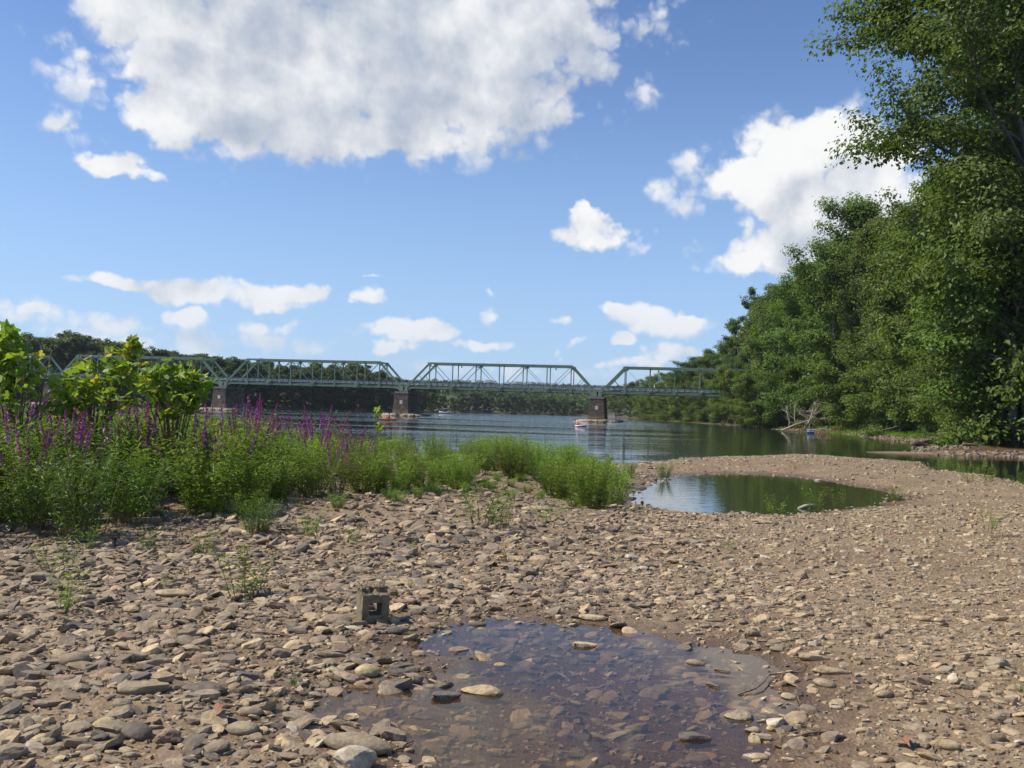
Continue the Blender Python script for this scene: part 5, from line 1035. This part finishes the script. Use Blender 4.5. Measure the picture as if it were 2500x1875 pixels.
b = MB(); b.box((1.0, 0, .28), (.6, .35, .10)); b.build('bow_panel', KAYW, r); b = MB(); b.box((-1.0, 0, .28), (.6, .35, .10)); b.build('stern_panel', KAYW, r); tag(r, 'orange and white kayak floating beside the middle pier', 'kayak')
person('sit', (p[0] + .1, p[1], .10), -math.pi / 2 + .06, REDC, NAVY, HAIR, 'person in red sitting in the orange kayak', 'people on the water')
r = empty('paddle', (p[0] - .35, p[1], .62), .06); b = MB(); b.tube([(-.1, -.95, .1), (0, 0, 0), (.1, .95, -.1)], .015, 6); b.build('shaft', BLK, r, True); b = MB(); b.box((-.11, -1.1, .11), (.04, .36, .16)); b.build('blade', KAYW, r); b = MB(); b.box((.11, 1.1, -.11), (.04, .36, .16)); b.build('blade', KAYW, r); tag(r, 'double paddle held across the orange kayak', 'paddle')
p = G(1417, 1042, 0); r = empty('inflatable_float', (p[0], p[1], 0), .15); b = MB(); an = np.linspace(0, 2 * math.pi, 25); b.tube(np.stack([np.cos(an) * .65, np.sin(an) * .42, .12 + .03 * np.cos(an)], 1), .15, 8, False); b.build('ring', PINK, r, True); b = MB(); b.box((.25, 0, .12), (1.1, .6, .10)); b.build('mat', CAPW, r); tag(r, 'pink and white inflatable float drifting left of the right pier', 'float')
person('sit', (p[0] - .45, p[1], .16), -math.pi / 2 + math.pi + .15, PINK, NAVY, HAIR, 'person lounging on the pink inflatable float', 'people on the water')
p = G(1087, 1009.5, 0); r = empty('motor_boat', (p[0], p[1], 0), .1); hull('hull', 5.6, 2.0, .8, KAYW, r, True); b = MB(); b.box((-.3, 0, 2.15), (2.3, 1.7, .12)); b.build('canopy', CAPW, r)
for sx_ in (-1, 1):
    for sy_ in (-1, 1): b = MB(); b.bar((-.3 + sx_, sy_ * .75, .6), (-.3 + sx_, sy_ * .75, 2.1), .06, .06, (1, 0, 0)); b.build('canopy_post', BLK, r)
b = MB(); b.box((-2.7, 0, .65), (.4, .4, .7)); b.build('outboard_motor', BLK, r); b = MB(); b.box((.6, 0, .75), (.5, 1.2, .5)); b.build('console', PINK, r); tag(r, 'small white motor boat with canopy far out on the river', 'boat')
p = G(1979, 1058, 0); r = empty('small_boat', (p[0], p[1], -.02), .3); hull('hull', 1.2, .7, .38, BLUEB, r, True); b = MB(); b.box((0, 0, .30), (.2, .5, .05)); b.build('seat', BLK, r); tag(r, 'small blue boat moored below the dead fallen tree', 'boat')
# two pale buildings on the far hill
M_WALLW = flat('pale_wall', (.72, .72, .70)); M_ROOF = flat('grey_roof', (.35, .36, .38))
for (px, Y, wd, lab) in ((1187, 1500, 9, 'white building on the wooded far hill, right one'), (1142, 1650, 9, 'pale building on the wooded far hill, left one')):
    q = AT(px, 964, Y); zb = z1(q[0], Y); r = empty('hill_house', (q[0], Y, zb)); top = AT(px, 963.5 if px > 1150 else 962, Y)[2] - zb; hh = max(top, 7)
    b = MB(); b.box((0, 0, hh / 2), (wd * .9, 8, hh)); wl = b.build('wall', M_WALLW, r); b = MB(); b.add([(-wd / 2, -4.4, hh), (wd / 2, -4.4, hh), (wd / 2, 4.4, hh), (-wd / 2, 4.4, hh), (-wd / 2, 0, hh + 2.2), (wd / 2, 0, hh + 2.2)], [[0, 1, 5, 4], [2, 3, 4, 5]], [[0, 4, 3], [1, 2, 5]]); b.build('roof', M_ROOF, r)
    for wx in (-.25, .25): b = MB(); b.box((wx * wd, -4.03, hh - 2), (1.2, .1, 1.5)); b.build('window', BLK, r)
    tag(r, lab, 'house')
LB.finish()

# ------------------------------------------------------------------ summer haze
m = bpy.data.materials.new('haze_air'); m.use_nodes = True; t = m.node_tree; t.nodes.clear(); N = NT(t)
o_ = t.nodes.new('ShaderNodeOutputMaterial'); v_ = N.n('ShaderNodeVolumePrincipled', ins={'Color': (.80, .88, 1.0, 1), 'Density': .00008, 'Anisotropy': .2}); N.link(v_.outputs[0], o_.inputs['Volume'])
b = MB(); b.box((0, 4500, 60), (18000, 9300, 130)); tag(b.build('haze', m), 'thin pale summer haze over the river valley', 'haze', kind='stuff')
S.cycles.volume_bounces = 0
